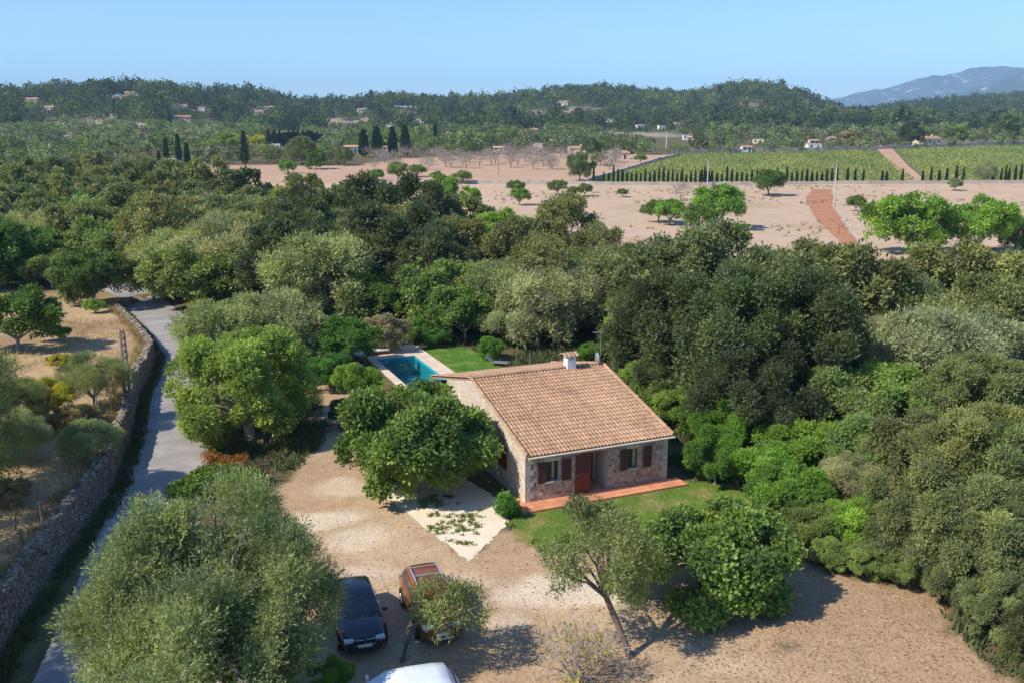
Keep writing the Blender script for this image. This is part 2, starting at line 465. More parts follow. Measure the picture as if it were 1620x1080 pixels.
roadL = [(-12.5, 0, 0), (-14.2, 14, 0)] + [at(*p) for p in [(52, 1080), (95, 985), (143, 870), (165, 830), (194, 740), (220, 690), (236, 650), (246, 600), (246, 560), (231, 523), (193, 480), (160, 462), (120, 448)]]
def offs(pts, d):
    p = np.array([q[:2] for q in pts]); t = np.gradient(p, axis=0); t /= np.linalg.norm(t, axis=1)[:, None]
    return np.stack([p[:, 0] + t[:, 1] * d, p[:, 1] - t[:, 0] * d], 1)
strip('road', roadL, offs(roadL, 4.6), .012, M_ROAD, 140)

def sheet(name, poly, off, m, step=.25, jag=.0, kind='structure', seed=0):
    """flat polygon laid on the ground, its edge broken up a little"""
    P_ = [np.array(p[:2]) for p in poly]; out = []
    rr = random.Random(seed)
    for i, p in enumerate(P_):
        q = P_[(i + 1) % len(P_)]; L_ = np.hypot(*(q - p)); k_ = max(1, int(L_ / step))
        nrm = np.array([-(q - p)[1], (q - p)[0]]) / max(L_, 1e-6)
        for j in range(k_):
            out.append(p + (q - p) * j / k_ + nrm * rr.gauss(0, jag))
    me = bpy.data.meshes.new(name)
    me.from_pydata([(*p, float(hz(*p)) + off) for p in out], [], [tuple(range(len(out)))])
    me.materials.append(m)
    return tag(link(bpy.data.objects.new(name, me)), kind=kind)

sheet('gravel_bed', [at(*p) for p in [(600, 778), (640, 758), (700, 735), (790, 790), (806, 826), (742, 888)]], .010, M_GRAVEL, .2, .05)
lawn_poly = [at(*p) for p in [(806, 828), (818, 800), (1085, 760), (1160, 765), (1200, 800), (1105, 818), (1000, 845), (905, 878), (858, 873), (820, 848)]]
sheet('lawn', lawn_poly, .014, M_LAWN, .3, .12, seed=2)

# house frame: u along the front, w towards the pool
lawn2_poly = [hw(*p) for p in [(4.95, 14), (4.9, 31.9), (6.2, 32.6), (7.6, 31.6), (8.6, 29.6), (8.9, 26), (8.6, 22), (8.4, 14)]]
sheet('lawn', lawn2_poly, .016, M_LAWN2, .3, .10, seed=3)
sheet('lawn', [hw(*p) for p in [(-2.0, 19), (-.2, 19), (-.2, 25.5), (-1.6, 26.5)]], .016, M_LAWN2, .3, .10, seed=4)

# pool deck (four slabs round the basin), pool
deck = MB()
for (u0, u1, w0, w1) in [(.2, 4.9, 29.3, 32.2), (3.75, 4.9, 13.6, 29.3), (.2, .75, 19.0, 29.3), (-.2, 3.75, 13.6, 19.0)]:
    nu, nw = max(1, round((u1 - u0) / .6)), max(1, round((w1 - w0) / .6))
    for i in range(nu):
        for j in range(nw):
            a, b, c, d = u0 + (u1 - u0) * i / nu, u0 + (u1 - u0) * (i + 1) / nu, w0 + (w1 - w0) * j / nw, w0 + (w1 - w0) * (j + 1) / nw
            g = .006
            q = [hw(a + g, c + g), hw(b - g, c + g), hw(b - g, d - g), hw(a + g, d - g)]
            vs = [(p[0], p[1], .0) for p in q] + [(p[0], p[1], .11 + random.Random(i * 31 + j).uniform(-.002, .002)) for p in q]
            deck.add(vs, [(4, 5, 6, 7), (0, 1, 5, 4), (1, 2, 6, 5), (2, 3, 7, 6), (3, 0, 4, 7)], random.Random(i * 17 + j * 3).random())
tag(deck.build('pool_deck', M_DECK), kind='structure')
pool = empty('swimming_pool', hw(2.25, 24), YAW, 'rectangular swimming pool of deep teal water beside the lush lawn', 'swimming pool')
def pl(u, w, z):
    return ((u - 2.25) * K, (w - 24) * K, z)
M_WATER = bpy.data.materials.new('pool_water'); M_WATER.use_nodes = True
_n, _l = M_WATER.node_tree.nodes, M_WATER.node_tree.links
_n.remove(_n['Principled BSDF'])
_tr = _n.new('ShaderNodeBsdfTransparent'); _tr.inputs[0].default_value = (.52, .86, .90, 1)
_gl = _n.new('ShaderNodeBsdfGlossy'); _gl.inputs['Roughness'].default_value = .03
_fr = _n.new('ShaderNodeFresnel'); _fr.inputs[0].default_value = 1.33
_mx = _n.new('ShaderNodeMixShader')
_bn = _n.new('ShaderNodeBump'); _bn.inputs['Distance'].default_value = .02; _bn.inputs['Strength'].default_value = .25
_ns = _n.new('ShaderNodeTexNoise'); _ns.inputs['Scale'].default_value = 2.2
_tc = _n.new('ShaderNodeTexCoord')
_l.new(_tc.outputs['Object'], _ns.inputs['Vector']); _l.new(_ns.outputs['Fac'], _bn.inputs['Height'])
_l.new(_bn.outputs[0], _gl.inputs['Normal']); _l.new(_bn.outputs[0], _fr.inputs['Normal'])
_l.new(_fr.outputs[0], _mx.inputs[0]); _l.new(_tr.outputs[0], _mx.inputs[1]); _l.new(_gl.outputs[0], _mx.inputs[2])
_l.new(_mx.outputs[0], _n['Material Output'].inputs['Surface'])
b = MB()
u0, u1, w0, w1 = .75, 3.75, 19.0, 29.3
T, Bt = .10, -1.5
c4 = [(u0, w0), (u1, w0), (u1, w1), (u0, w1)]
v = [pl(*p, T) for p in c4] + [pl(*p, Bt) for p in c4]
b.add(v, [(4, 5, 6, 7), (0, 1, 5, 4), (1, 2, 6, 5), (2, 3, 7, 6), (3, 0, 4, 7)])
b.build('basin', M_BASIN, pool)
b = MB(); b.add([pl(*p, -.06) for p in c4], [(0, 1, 2, 3)]); b.build('water', M_WATER, pool)
# ------------------------------------------------------------------ the stone house
house = empty('stone_house', HO, YAW, 'stone cottage with a broad terracotta tiled roof and brown shutters', 'house')
R_ = lambda *p: tuple(c * K for c in p)
WD, DR, ZE, ZR, WB, ZB = 7.65, 6.9, 2.50, 4.35, 13.43, 2.83
sl_f = (ZR - ZE) / (DR + .3); sl_b = (ZR - ZB) / (WB - DR)
def rz(w, under=.10):
    return (ZR - (DR - w) * sl_f if w <= DR else ZR - (w - DR) * sl_b) - under
fr = MB()
holes = [(1.04, 1.71, .97, 1.96), (2.6, 4.34, .12, 2.10), (5.43, 5.99, .97, 1.98)]
us = sorted({0, WD, *[h[0] for h in holes], *[h[1] for h in holes]}); zs = sorted({0, rz(0), *[h[2] for h in holes], *[h[3] for h in holes]})
for i in range(len(us) - 1):
    for j in range(len(zs) - 1):
        uc, zc = (us[i] + us[i + 1]) / 2, (zs[j] + zs[j + 1]) / 2
        if not any(h[0] < uc < h[1] and h[2] < zc < h[3] for h in holes):
            fr.add([R_(us[i], 0, zs[j]), R_(us[i + 1], 0, zs[j]), R_(us[i + 1], 0, zs[j + 1]), R_(us[i], 0, zs[j + 1])], [(0, 1, 2, 3)])
fr.build('front_wall', M_RUBBLE, house)
rv = MB()
for (a, b_, c, d) in holes:
    dp = .22 if b_ - a < 1 else 1.35
    rv.add([R_(a, 0, c), R_(a, dp, c), R_(a, dp, d), R_(a, 0, d)], [(0, 1, 2, 3)])
    rv.add([R_(b_, 0, c), R_(b_, dp, c), R_(b_, dp, d), R_(b_, 0, d)], [(3, 2, 1, 0)])
    rv.add([R_(a, 0, d), R_(a, dp, d), R_(b_, dp, d), R_(b_, 0, d)], [(0, 1, 2, 3)])
    rv.add([R_(a, 0, c), R_(a, dp, c), R_(b_, dp, c), R_(b_, 0, c)], [(3, 2, 1, 0)])
    if b_ - a > 1:
        rv.add([R_(a, dp, c), R_(b_, dp, c), R_(b_, dp, d), R_(a, dp, d)], [(0, 1, 2, 3)])
rv.build('porch_lining', M_PLASTER, house)
# gables, back wall, porch pillar and beam
gb = MB()
for u, flip in ((0, 0), (WD, 1)):
    ws = [0, 2, 4, DR, 8.5, 10.85]
    v = [R_(u, w, 0) for w in ws] + [R_(u, w, rz(w)) for w in ws]
    n = len(ws)
    gb.add(v, [(i, i + 1, n + i + 1, n + i) if flip else (i + 1, i, n + i, n + i + 1) for i in range(n - 1)])
gb.add([R_(0, 10.85, 0), R_(WD, 10.85, 0), R_(WD, 10.85, rz(10.85)), R_(0, 10.85, rz(10.85))], [(1, 0, 3, 2)])
gb.build('gable_wall', M_PALERUB, house)
bm_ = MB()
bm_.box(R_(0.02, 12.9, 0), R_(.34, 13.22, rz(13.1) - .22)); bm_.build('porch_pillar', M_PLASTER, house)
bm_ = MB(); bm_.box(R_(WD - .34, 12.9, 0), R_(WD - .02, 13.22, rz(13.1) - .22)); bm_.build('porch_pillar', M_PLASTER, house)
b = MB()
b.box(R_(.03, 10.86, 2.42), R_(.2, 13.3, 2.62)); b.box(R_(0.0, 12.95, 2.40), R_(WD, 13.17, 2.60))
b.build('porch_beam', M_SHUT, house)
# roof: deck slab and rows of curved tiles
rd = MB()
ws = [-.28, DR, WB]; n = 3
for zoff, tag_ in ((-.09, 0), (-.005, 1)):
    pass
top = [R_(u, w, rz(w, .03)) for u in (-.02, WD + .1) for w in ws]; bot = [R_(u, w, rz(w, .12)) for u in (-.02, WD + .1) for w in ws]
rd.add(top + bot, [(0, 3, 4, 1), (1, 4, 5, 2), (6, 7, 10, 9), (7, 8, 11, 10), (0, 1, 7, 6), (1, 2, 8, 7), (4, 3, 9, 10), (5, 4, 10, 11), (3, 0, 6, 9), (2, 5, 11, 8)])
roof = rd.build('roof', M_ROOF, house)
rnd = random.Random(5)
tl = MB()
def tile(u, w_lo, w_hi, r0, r1, lift, tone, front):
    rows = []
    for w, r, dz in ((w_lo, r0, lift), (w_hi, r1, 0.0)):
        rows.append([R_(u + r * math.cos(a), w, rz(w, .03) + dz + r * .85 * math.sin(a)) for a in (math.pi * q / 6 for q in range(7))])
    tl.grid(rows if front else rows[::-1], tone)
    # lower lip thickness
    lo = rows[0]; cen = R_(u, w_lo, rz(w_lo, .03) + lift)
    lo2 = [tuple(c + (p - c) * .8 for p, c in zip(q, cen)) for q in lo]
    tl.grid([lo2, lo] if front else [lo, lo2], tone * .85)
pitch, course = .186, .33
ncol = int((WD + .1) / pitch)
for c in range(ncol + 1):
    u = .06 + c * (WD + .0) / ncol
    ctone = rnd.gauss(.5, .10)
    band = .18 * (vnoise(np.array([u * .9]), np.array([0.5]), 4)[0] - .5)
    w = -.38
    while w < DR - .1:
        t = min(1, max(0, ctone + band + rnd.gauss(0, .17) + .25 * (float(vnoise(np.array([u * .8]), np.array([w * .7]), 9)[0]) - .5)))
        du = rnd.gauss(0, .006)
        tile(u + du, w, min(w + course + .04, DR), .083, .07, .022, t, True)
        w += course
    w = WB + .05
    while w > DR + .1:
        t = min(1, max(0, ctone + rnd.gauss(0, .17)))
        tile(u + rnd.gauss(0, .006), w, max(w - course - .04, DR), .083, .07, .022, t, False)
        w -= course
tl.build('roof_tiles', M_ROOF, house)
rg = MB()
u = -.02
while u < WD + .08:
    rows = [[R_(uu, DR + .11 * math.cos(a), ZR + .02 + dz + .10 * math.sin(a)) for a in (math.pi * q / 6 for q in range(7))] for uu, dz in ((u, .015), (min(u + .40, WD + .12), 0))]
    rg.grid(rows[::-1], rnd.uniform(.2, .8)); u += .36
for ue in (-.03, WD + .1):     # verge tiles down both gables
    w = -.36
    while w < WB:
        w2 = min(w + .37, WB + .03)
        rows = [[R_(ue + .09 * math.cos(a), ww, rz(ww, .03) + dz + .075 + .075 * math.sin(a)) for a in (math.pi * q / 6 for q in range(7))] for ww, dz in ((w, .015), (w2, 0))]
        rg.grid(rows, rnd.uniform(.2, .9)); w = w2 - .03
rg.build('ridge_tiles', M_ROOF, house)
b = MB()
b.tube([R_(-.03, -.44, ZE - .10), R_(WD + .12, -.44, ZE - .10)], .055 * K, 8); b.build('gutter', M_QUOIN, house)
b = MB()
b.tube([R_(7.36, -.42, ZE - .14), R_(7.36, -.07, ZE - .34), R_(7.36, -.07, .13)], .035 * K, 8); b.build('downpipe', M_QUOIN, house)
b = MB()                       # lintel band, corner stones
b.box(R_(.0, -.012, rz(0) - .22), R_(WD, -.002, rz(0) - .005), .6)
z = 0.0; k_ = 0
while z < rz(0) - .5:
    for uu, sg in ((0, 1), (WD, -1)):
        ln = (.42 if k_ % 2 else .26)
        a, c = sorted((uu - .012 * sg, uu + ln * sg))
        b.box(R_(a, -.014, z + .01), R_(c, .25 if not k_ % 2 else .4, z + .27), rnd.random())
    z += .28; k_ += 1
for (a, c, d, e) in (holes[0], holes[2]):
    b.box(R_(a - .08, -.016, e + .004), R_(c + .08, -.003, e + .17), .7)
b.build('corner_stones', M_QUOIN, house)
def shutter(u0, u1, z0, z1, w=-.05, m=M_SHUT):
    s_ = MB(); fw = .055
    s_.box(R_(u0, w - .02, z0), R_(u0 + fw, w + .02, z1)); s_.box(R_(u1 - fw, w - .02, z0), R_(u1, w + .02, z1))
    for zz in (z0, (z0 + z1) / 2 - fw / 2, z1 - fw):
        s_.box(R_(u0 + fw, w - .02, zz), R_(u1 - fw, w + .02, zz + fw))
    nl = int((z1 - z0) / .062)
    for i in range(nl):
        zz = z0 + (z1 - z0) * (i + .5) / nl
        s_.add([R_(u0 + fw, w - .014, zz - .03), R_(u1 - fw, w - .014, zz - .03), R_(u1 - fw, w + .012, zz + .024), R_(u0 + fw, w + .012, zz + .024)], [(0, 1, 2, 3)])
    return s_.build('shutter', m, house)
for (a, c, d, e), (l0, l1), (r0, r1) in ((holes[0], (.62, 1.03), (1.86, 2.34)), (holes[2], (4.98, 5.40), (6.26, 6.72))):
    s0 = shutter(l0, l1, d - .03, e + .02); s1 = shutter(r0, r1, d - .03, e + .02)
    wf = MB()
    for q in (((a, .12, d), (a + .05, .17, e)), ((c - .05, .12, d), (c, .17, e)), ((a + .05, .12, d), (c - .05, .17, d + .05)), ((a + .05, .12, e - .05), (c - .05, .17, e)), (((a + c) / 2 - .03, .12, d + .05), ((a + c) / 2 + .03, .17, e - .05))):
        wf.box(R_(*q[0]), R_(*q[1]))
    wo = wf.build('window', M_SHUT, house)
    g = MB(); g.add([R_(a + .05, .15, d + .05), R_(c - .05, .15, d + .05), R_(c - .05, .15, e - .05), R_(a + .05, .15, e - .05)], [(0, 1, 2, 3)]); g.build('pane', M_GLASS, wo)
    g = MB(); uu = a + .30
    rows = [[R_(uu + .20 * t_ / 10, .135 + .008 * math.sin(t_ * 2.1), zz) for t_ in range(11)] for zz in (d + .06, e - .06)]
    g.grid(rows); g.build('curtain', M_CURT, wo)
    g = MB(); g.box(R_(a - .05, -.09, d - .06), R_(c + .05, .12, d - .003)); g.build('sill', M_QUOIN, wo)
# slatted entrance leaf, standing in front of the porch opening
dl = MB()
u0, u1, z0, z1 = 2.58, 3.40, .13, 2.06
for q in ((u0, u0 + .08, z0, z1), (u1 - .08, u1, z0, z1), (u0 + .08, u1 - .08, z0, z0 + .12), (u0 + .08, u1 - .08, 1.02, 1.12), (u0 + .08, u1 - .08, z1 - .1, z1)):
    dl.box(R_(q[0], -.03, q[2]), R_(q[1], .02, q[3]))
dl.box(R_(u0 + .08, -.012, z0 + .12), R_(u1 - .08, .012, 1.02))
for i in range(12):
    zz = 1.13 + i * .07
    dl.add([R_(u0 + .08, -.02, zz), R_(u1 - .08, -.02, zz), R_(u1 - .08, .012, zz + .06), R_(u0 + .08, .012, zz + .06)], [(0, 1, 2, 3)])
for i in range(1, 3):
    dl.box(R_(u0 + .08 + i * .22 - .02, -.022, z0 + .12), R_(u0 + .08 + i * .22 + .02, -.013, 1.02))
door = dl.build('door', M_DOORRED, house)
b = MB(); b.tube([R_(u0 + .07, -.06, 1.08), R_(u0 + .07, -.03, 1.08)], .02 * K); b.tube([R_(u0 + .07, -.06, 1.08), R_(u0 + .19, -.06, 1.08)], .012 * K); b.build('handle', M_METAL, door)
b = MB(); b.box(R_(3.50, 1.30, .13), R_(4.22, 1.345, 2.0)); ind = b.build('inner_door', M_SHUT, house)
# gable window with shutters
b = MB(); b.box(R_(-.05, 2.15, .95), R_(-.012, 3.1, 2.0)); b.build('gable_shutter', M_SHUT, house)
# chimney
ch = MB(); ch.box(R_(5.45, 6.65, 4.1), R_(5.95, 7.15, 4.82))
cho = ch.build('chimney', M_WHITE, house)
cc = MB()
for a, c in (((5.45, 6.65), (5.56, 6.76)), ((5.84, 6.65), (5.95, 6.76)), ((5.45, 7.04), (5.56, 7.15)), ((5.84, 7.04), (5.95, 7.15))):
    cc.box(R_(*a, 4.82), R_(*c, 4.98))
cc.box(R_(5.40, 6.60, 4.98), R_(6.0, 7.20, 5.02)); cc.build('chimney_vent', M_WHITE, cho)
cp = MB()
for i in range(4):
    uu = 5.36 + .23 * i
    for sgn in (-1, 1):
        rows = [[R_(uu - .0 + .1 * math.cos(a), 6.9 + sgn * d_, 5.16 - d_ * .34 + .06 * math.sin(a)) for a in (math.pi * q / 5 for q in range(6))] for d_ in (.40, 0)]
        cp.grid(rows if sgn < 0 else rows[::-1], rnd.random())
cp.build('chimney_cap', M_ROOF, cho)
# antenna on the ridge
an = empty('roof_antenna', hw(7.62, 6.95, 4.25), YAW, 'thin television mast with a small dish at the right end of the roof ridge', 'antenna')
b = MB(); b.tube([(0, 0, 0), (0, 0, 2.15)], .022, 6); b.build('mast', M_METAL, an)
b = MB(); b.tube([(-.55, 0, 2.1), (.2, 0, 2.1)], .014, 5)
for i in range(6):
    b.tube([(-.5 + i * .12, -.2, 2.1), (-.5 + i * .12, .2, 2.1)], .009, 4)
b.build('aerial', M_METAL, an)
b = MB()
rows = [[(-.28 + .10 * r * r - .05, .30 * r * math.cos(a), .45 + .42 * r * math.sin(a)) for a in (2 * math.pi * q / 14 for q in range(14))] for r in (.01, .4, .75, 1)]
b.grid(rows, close=True); b.build('dish', M_METAL, an)
# tiled terrace along the front
tr = MB()
nu = 22
for i in range(nu):
    for j, (a, c) in enumerate(((-1.0, -.67), (-.66, -.34), (-.33, -.004))):
        uu0, uu1 = -.6 + 8.85 * i / nu, -.6 + 8.85 * (i + 1) / nu
        tr.box(R_(uu0 + .006, a + .003, 0.0), R_(uu1 - .006, c - .003, .112 + rnd.uniform(-.002, .002)), rnd.random())
tr.box(R_(-.6, -.0, 0), R_(-.02, 1.2, .11), .5)
to = tr.build('tiled_terrace', M_TILEFL); to.location = HO.tolist(); to.rotation_euler = (0, 0, YAW)
tag(to, 'narrow terracotta tiled terrace along the front of the stone house', 'terrace')
b = MB(); b.box(R_(2.6, .02, .0), R_(4.34, 1.33, .125)); b.build('porch_floor', M_TILEFL, house)

# ------------------------------------------------------------------ pool-side things
def prism(mb, poly, z0, z1, tone=.5):
    n = len(poly)
    mb.add([(x, y, z0) for x, y in poly] + [(x, y, z1) for x, y in poly], [tuple(range(n))[::-1], tuple(range(n, 2 * n))] + [(i, (i + 1) % n, n + (i + 1) % n, n + i) for i in range(n)], tone)
o = empty('day_bed', hw(1.25, 30.9), YAW, 'white topped day bed on a brown base at the far end of the pool deck', 'day bed')
b = MB(); b.box((-.95, -.45, .11), (.95, .45, .38)); b.build('base', M_DOORRED, o, .02)
b = MB(); b.box((-1.0, -.5, .385), (1.0, .5, .52)); b.build('mattress', M_WHITE, o, .04)
b = MB(); prism(b, [(.9 * math.cos(a), .62 * math.sin(a)) for a in (2 * math.pi * i / 24 for i in range(24))], .0, .16)
o = b.build('stone_plinth', M_DECK); o.location = hw(.15, 31.3).tolist(); tag(o, 'rounded pale stone plinth beside the white day bed', 'plinth')
o = empty('stone_bench', hw(3.75, 31.3), YAW, 'low pale stone block bench by the lawn end of the pool deck', 'bench')
b = MB(); b.box((-.62, -.36, .11), (.62, .36, .42)); b.build('base', M_DECK, o, .02)
b = MB(); b.box((-.66, -.40, .424), (.66, .40, .50), .8); b.build('seat', M_DECK, o, .015)
o = empty('sun_lounger', hw(8.55, 24.3), YAW + .9, 'grey sun lounger with raised back at the near edge of the pool lawn', 'sun lounger')
b = MB(); b.box((-.33, -.95, .26), (.33, .35, .33)); b.build('seat', M_METAL, o, .01)
b = MB(); b.box((-.33, 0, -.03), (.33, .75, .04), M=Matrix.Translation((0, .36, .31)) @ Matrix.Rotation(rad(42), 4, 'X')); b.build('backrest', M_METAL, o, .01)
for sx in (-.29, .29):
    for sy in (-.85, .5):
        b = MB(); b.box((sx - .025, sy - .025, 0), (sx + .025, sy + .025, .26)); b.build('leg', M_METAL, o)
gp = [('thin brown', 817, 566, 593), ('grey', 838, 563, 591)]
for nm, px, pyt, pyb in gp:
    p = hw(10.2 + (px - 817) * .045, 22.0)
    p = at(px, 592); b = MB(); b.tube([(0, 0, 0), (0, 0, 1.75)], .05, 6); q = b.build('fence_post', M_POLE if nm[0] == 't' else M_METAL)
    q.location = (p[0], p[1], 0); tag(q, f'{nm} wire fence post behind the house roof beside the pool lawn', 'fence post')

# ------------------------------------------------------------------ dry stone wall along the road
wl = empty('dry_stone_wall', (*WALL[0][:2], 0), 0, 'long dry stone retaining wall holding the raised ground beside the road', 'wall')
ox, oy = WALL[0][:2]
ss = np.concatenate([[0], np.cumsum(np.hypot(*np.diff(WALL[:, :2], axis=0).T))])
def wpt(s):
    return np.array([np.interp(s, ss, WALL[:, i]) for i in range(3)])
n = 220; TH = .42
sv = np.linspace(0, ss[-1], n)
wp = np.stack([np.interp(sv, ss, WALL[:, i]) for i in range(3)], 1)
for _ in range(4):
    wp[1:-1] = (wp[:-2] + 2 * wp[1:-1] + wp[2:]) / 4
tg = np.gradient(wp[:, :2], axis=0); tg /= np.linalg.norm(tg, axis=1)[:, None]
nr = np.stack([tg[:, 1], -tg[:, 0]], 1)            # towards the road
mb = MB(); rows = []
for i in range(n):
    p, q, h_ = wp[i, :2] - [ox, oy], nr[i], wp[i, 2]
    bat = .16
    row = []
    for d, z in ((TH * .5 + bat, -.05), (TH * .5 + bat * .75, h_ * .25), (TH * .5 + bat * .5, h_ * .5), (TH * .5 + bat * .25, h_ * .78), (TH * .5, h_), (0, h_ + .03), (-TH * .5, h_), (-TH * .5, h_ * .4)):
        jd, jz = rnd.gauss(0, .035), rnd.gauss(0, .03)
        row.append((p[0] + q[0] * (d + jd), p[1] + q[1] * (d + jd), z + jz))
    rows.append(row)
mb.grid(rows, smooth=False)
mb.build('wall_face', M_DRYSTONE, wl)
mb = MB()
s = 0.0
def rock(mb, c, sx, sy, sz, ang, tone):
    Mx = Matrix.Translation(c) @ Matrix.Rotation(ang, 4, 'Z') @ Matrix.Rotation(rnd.gauss(0, .15), 4, 'X')
    v = []
    for (x, y, z) in [(-1, -1, -1), (1, -1, -1), (1, 1, -1), (-1, 1, -1), (-.8, -.8, 1), (.8, -.8, 1), (.8, .8, 1), (-.8, .8, 1)]:
        v.append(tuple(Mx @ Vector((x * sx * rnd.uniform(.75, 1.1), y * sy * rnd.uniform(.75, 1.1), z * sz * rnd.uniform(.75, 1.1)))))
    mb.add(v, [(0, 3, 2, 1), (4, 5, 6, 7), (0, 1, 5, 4), (1, 2, 6, 5), (2, 3, 7, 6), (3, 0, 4, 7)], tone)
while s < ss[-1]:
    i = int(np.interp(s, sv, np.arange(n))); p, q = wp[i, :2] - [ox, oy], nr[i]; ang = math.atan2(tg[i, 1], tg[i, 0])
    for d in (-.13, .12):
        if rnd.random() < .85:
            dd = d + rnd.gauss(0, .06)
            rock(mb, (p[0] + q[0] * dd, p[1] + q[1] * dd, wp[i, 2] + .02 + rnd.gauss(0, .03)), rnd.uniform(.08, .2), rnd.uniform(.07, .15), rnd.uniform(.03, .09), ang + rnd.gauss(0, .4), rnd.random())
    s += rnd.uniform(.22, .4)
mb.build('coping_stones', M_STONEB, wl)

# utility pole beside the wall, its wires
pb = at(206, 676); pt = np.array([*at(193, 526, 5.6)[:2], 5.6])
po = empty('utility_pole', pb, 0, 'tall weathered brown utility pole with step holes standing between road and stone wall', 'utility pole')
mb = MB()
d = Vector((pt - pb).tolist())
for sx in (-.19, .19):
    mb.add([(x + sx * (1 - t * .35), y, 0) if t == 0 else (x * .65 + sx * .65 + d.x, y * .7 + d.y, d.z) for t in (0, 1) for x, y in ((-.075, -.13), (.075, -.13), (.075, .13), (-.075, .13))], [(0, 1, 5, 4), (1, 2, 6, 5), (2, 3, 7, 6), (3, 0, 4, 7), (4, 5, 6, 7)])
mb.build('post', M_POLE, po)
mb = MB()
for i in range(15):
    t = .03 + i * .068; w_ = .19 * (1 - .35 * t)
    hgt = .06 if i < 9 else .28
    mb = MB(); mb.box((d.x * t - w_, d.y * t - .06, d.z * t), (d.x * t + w_, d.y * t + .06, d.z * t + hgt)); mb.build('rung', M_POLE, po)

# picket fence at the drive entrance, gate panel
fe = empty('wooden_fence', at(428, 757), 0, 'dark weathered plank fence at the drive entrance under the big pale green tree', 'fence')
fl = [at(328, 745), at(352, 752), at(388, 762), at(428, 757)]
f0 = np.array(fl[-1])
mb = MB(); mr_ = MB()
for a, c in zip(fl[:-1], fl[1:]):
    L_ = np.hypot(*(c - a)[:2]); ang = math.atan2(*(c - a)[1::-1]); k_ = int(L_ / .13)
    for i in range(k_):
        p = a + (c - a) * (i + .5) / k_ - f0
        mb.box((-.055, -.012, 0), (.055, .012, 1.15 + rnd.uniform(-.06, .06)), rnd.random(), Matrix.Translation(p.tolist()) @ Matrix.Rotation(ang, 4, 'Z'))
    for z in (.3, .9):
        mr_.tube([(a - f0)[:2].tolist() + [z], (c - f0)[:2].tolist() + [z]], .03, 5)
mb.build('planks', M_FENCEW, fe); mr_.build('rail', M_FENCEW, fe)
# stakes on the raised ground
for i, (px, py, ln, hh) in enumerate([(62, 822, .05, 1.25), (70, 838, -.15, 1.2), (25, 845, .1, 1.0), (97, 765, .02, 1.1), (38, 868, -.1, .8), (152, 665, .12, 1.5), (112, 750, 0, .9)]):
    p = ground_at(px, py); mb = MB(); mb.tube([(0, 0, -.1), (ln * .5, 0, hh * .5), (ln + .03, .03, hh)], [.045, .042, .034], 6)
    q = mb.build('fence_stake', M_BARKP if i % 2 else M_BARK); q.location = p.tolist()
    tag(q, ['short upright stake on the dry ground above the stone wall', 'dark stake tilted left beside its upright neighbour above the wall', 'small dark stake farthest from the wall on the dry ground', 'thin pale stake nearest the wall top under the round bushes', 'lowest stub of stake on the dry slope above the wall', 'tall tilted stake among the bushes behind the utility pole', 'low pale stake beside the round grey green bush'][i], 'stake')
# ------------------------------------------------------------------ cars
M_BLACKCAR = mat('black_car_paint', (.012, .014, .022), .22, .5, coat=.6)
M_ORANGE = mat('copper_car_paint', (.30, .085, .022), .28, .5, metal=.35, coat=.6)
M_WHITECAR = mat('white_car_paint', (.62, .66, .70), .3, .5, coat=.4, var=[(2, .08), (14, .08)])
M_TYRE = mat('tyre', (.02, .02, .02), .9, .1)
M_RIM = mat('rim', (.45, .45, .46), .35, .5, metal=.8)
M_CLAD = mat('black_plastic', (.03, .03, .032), .7, .3)
M_LAMP = mat('headlight_glass', (.55, .57, .6), .1, .6)
M_CHROME = mat('chrome', (.7, .7, .72), .15, .5, metal=1.0)
M_PLATE = mat('number_plate', (.7, .7, .68), .5, .3)
M_RAIL = mat('silver_rail', (.62, .62, .63), .35, .5, metal=.7)

def interp(y, tab):
    return float(np.interp(y, [t[0] for t in tab], [t[1] for t in tab]))

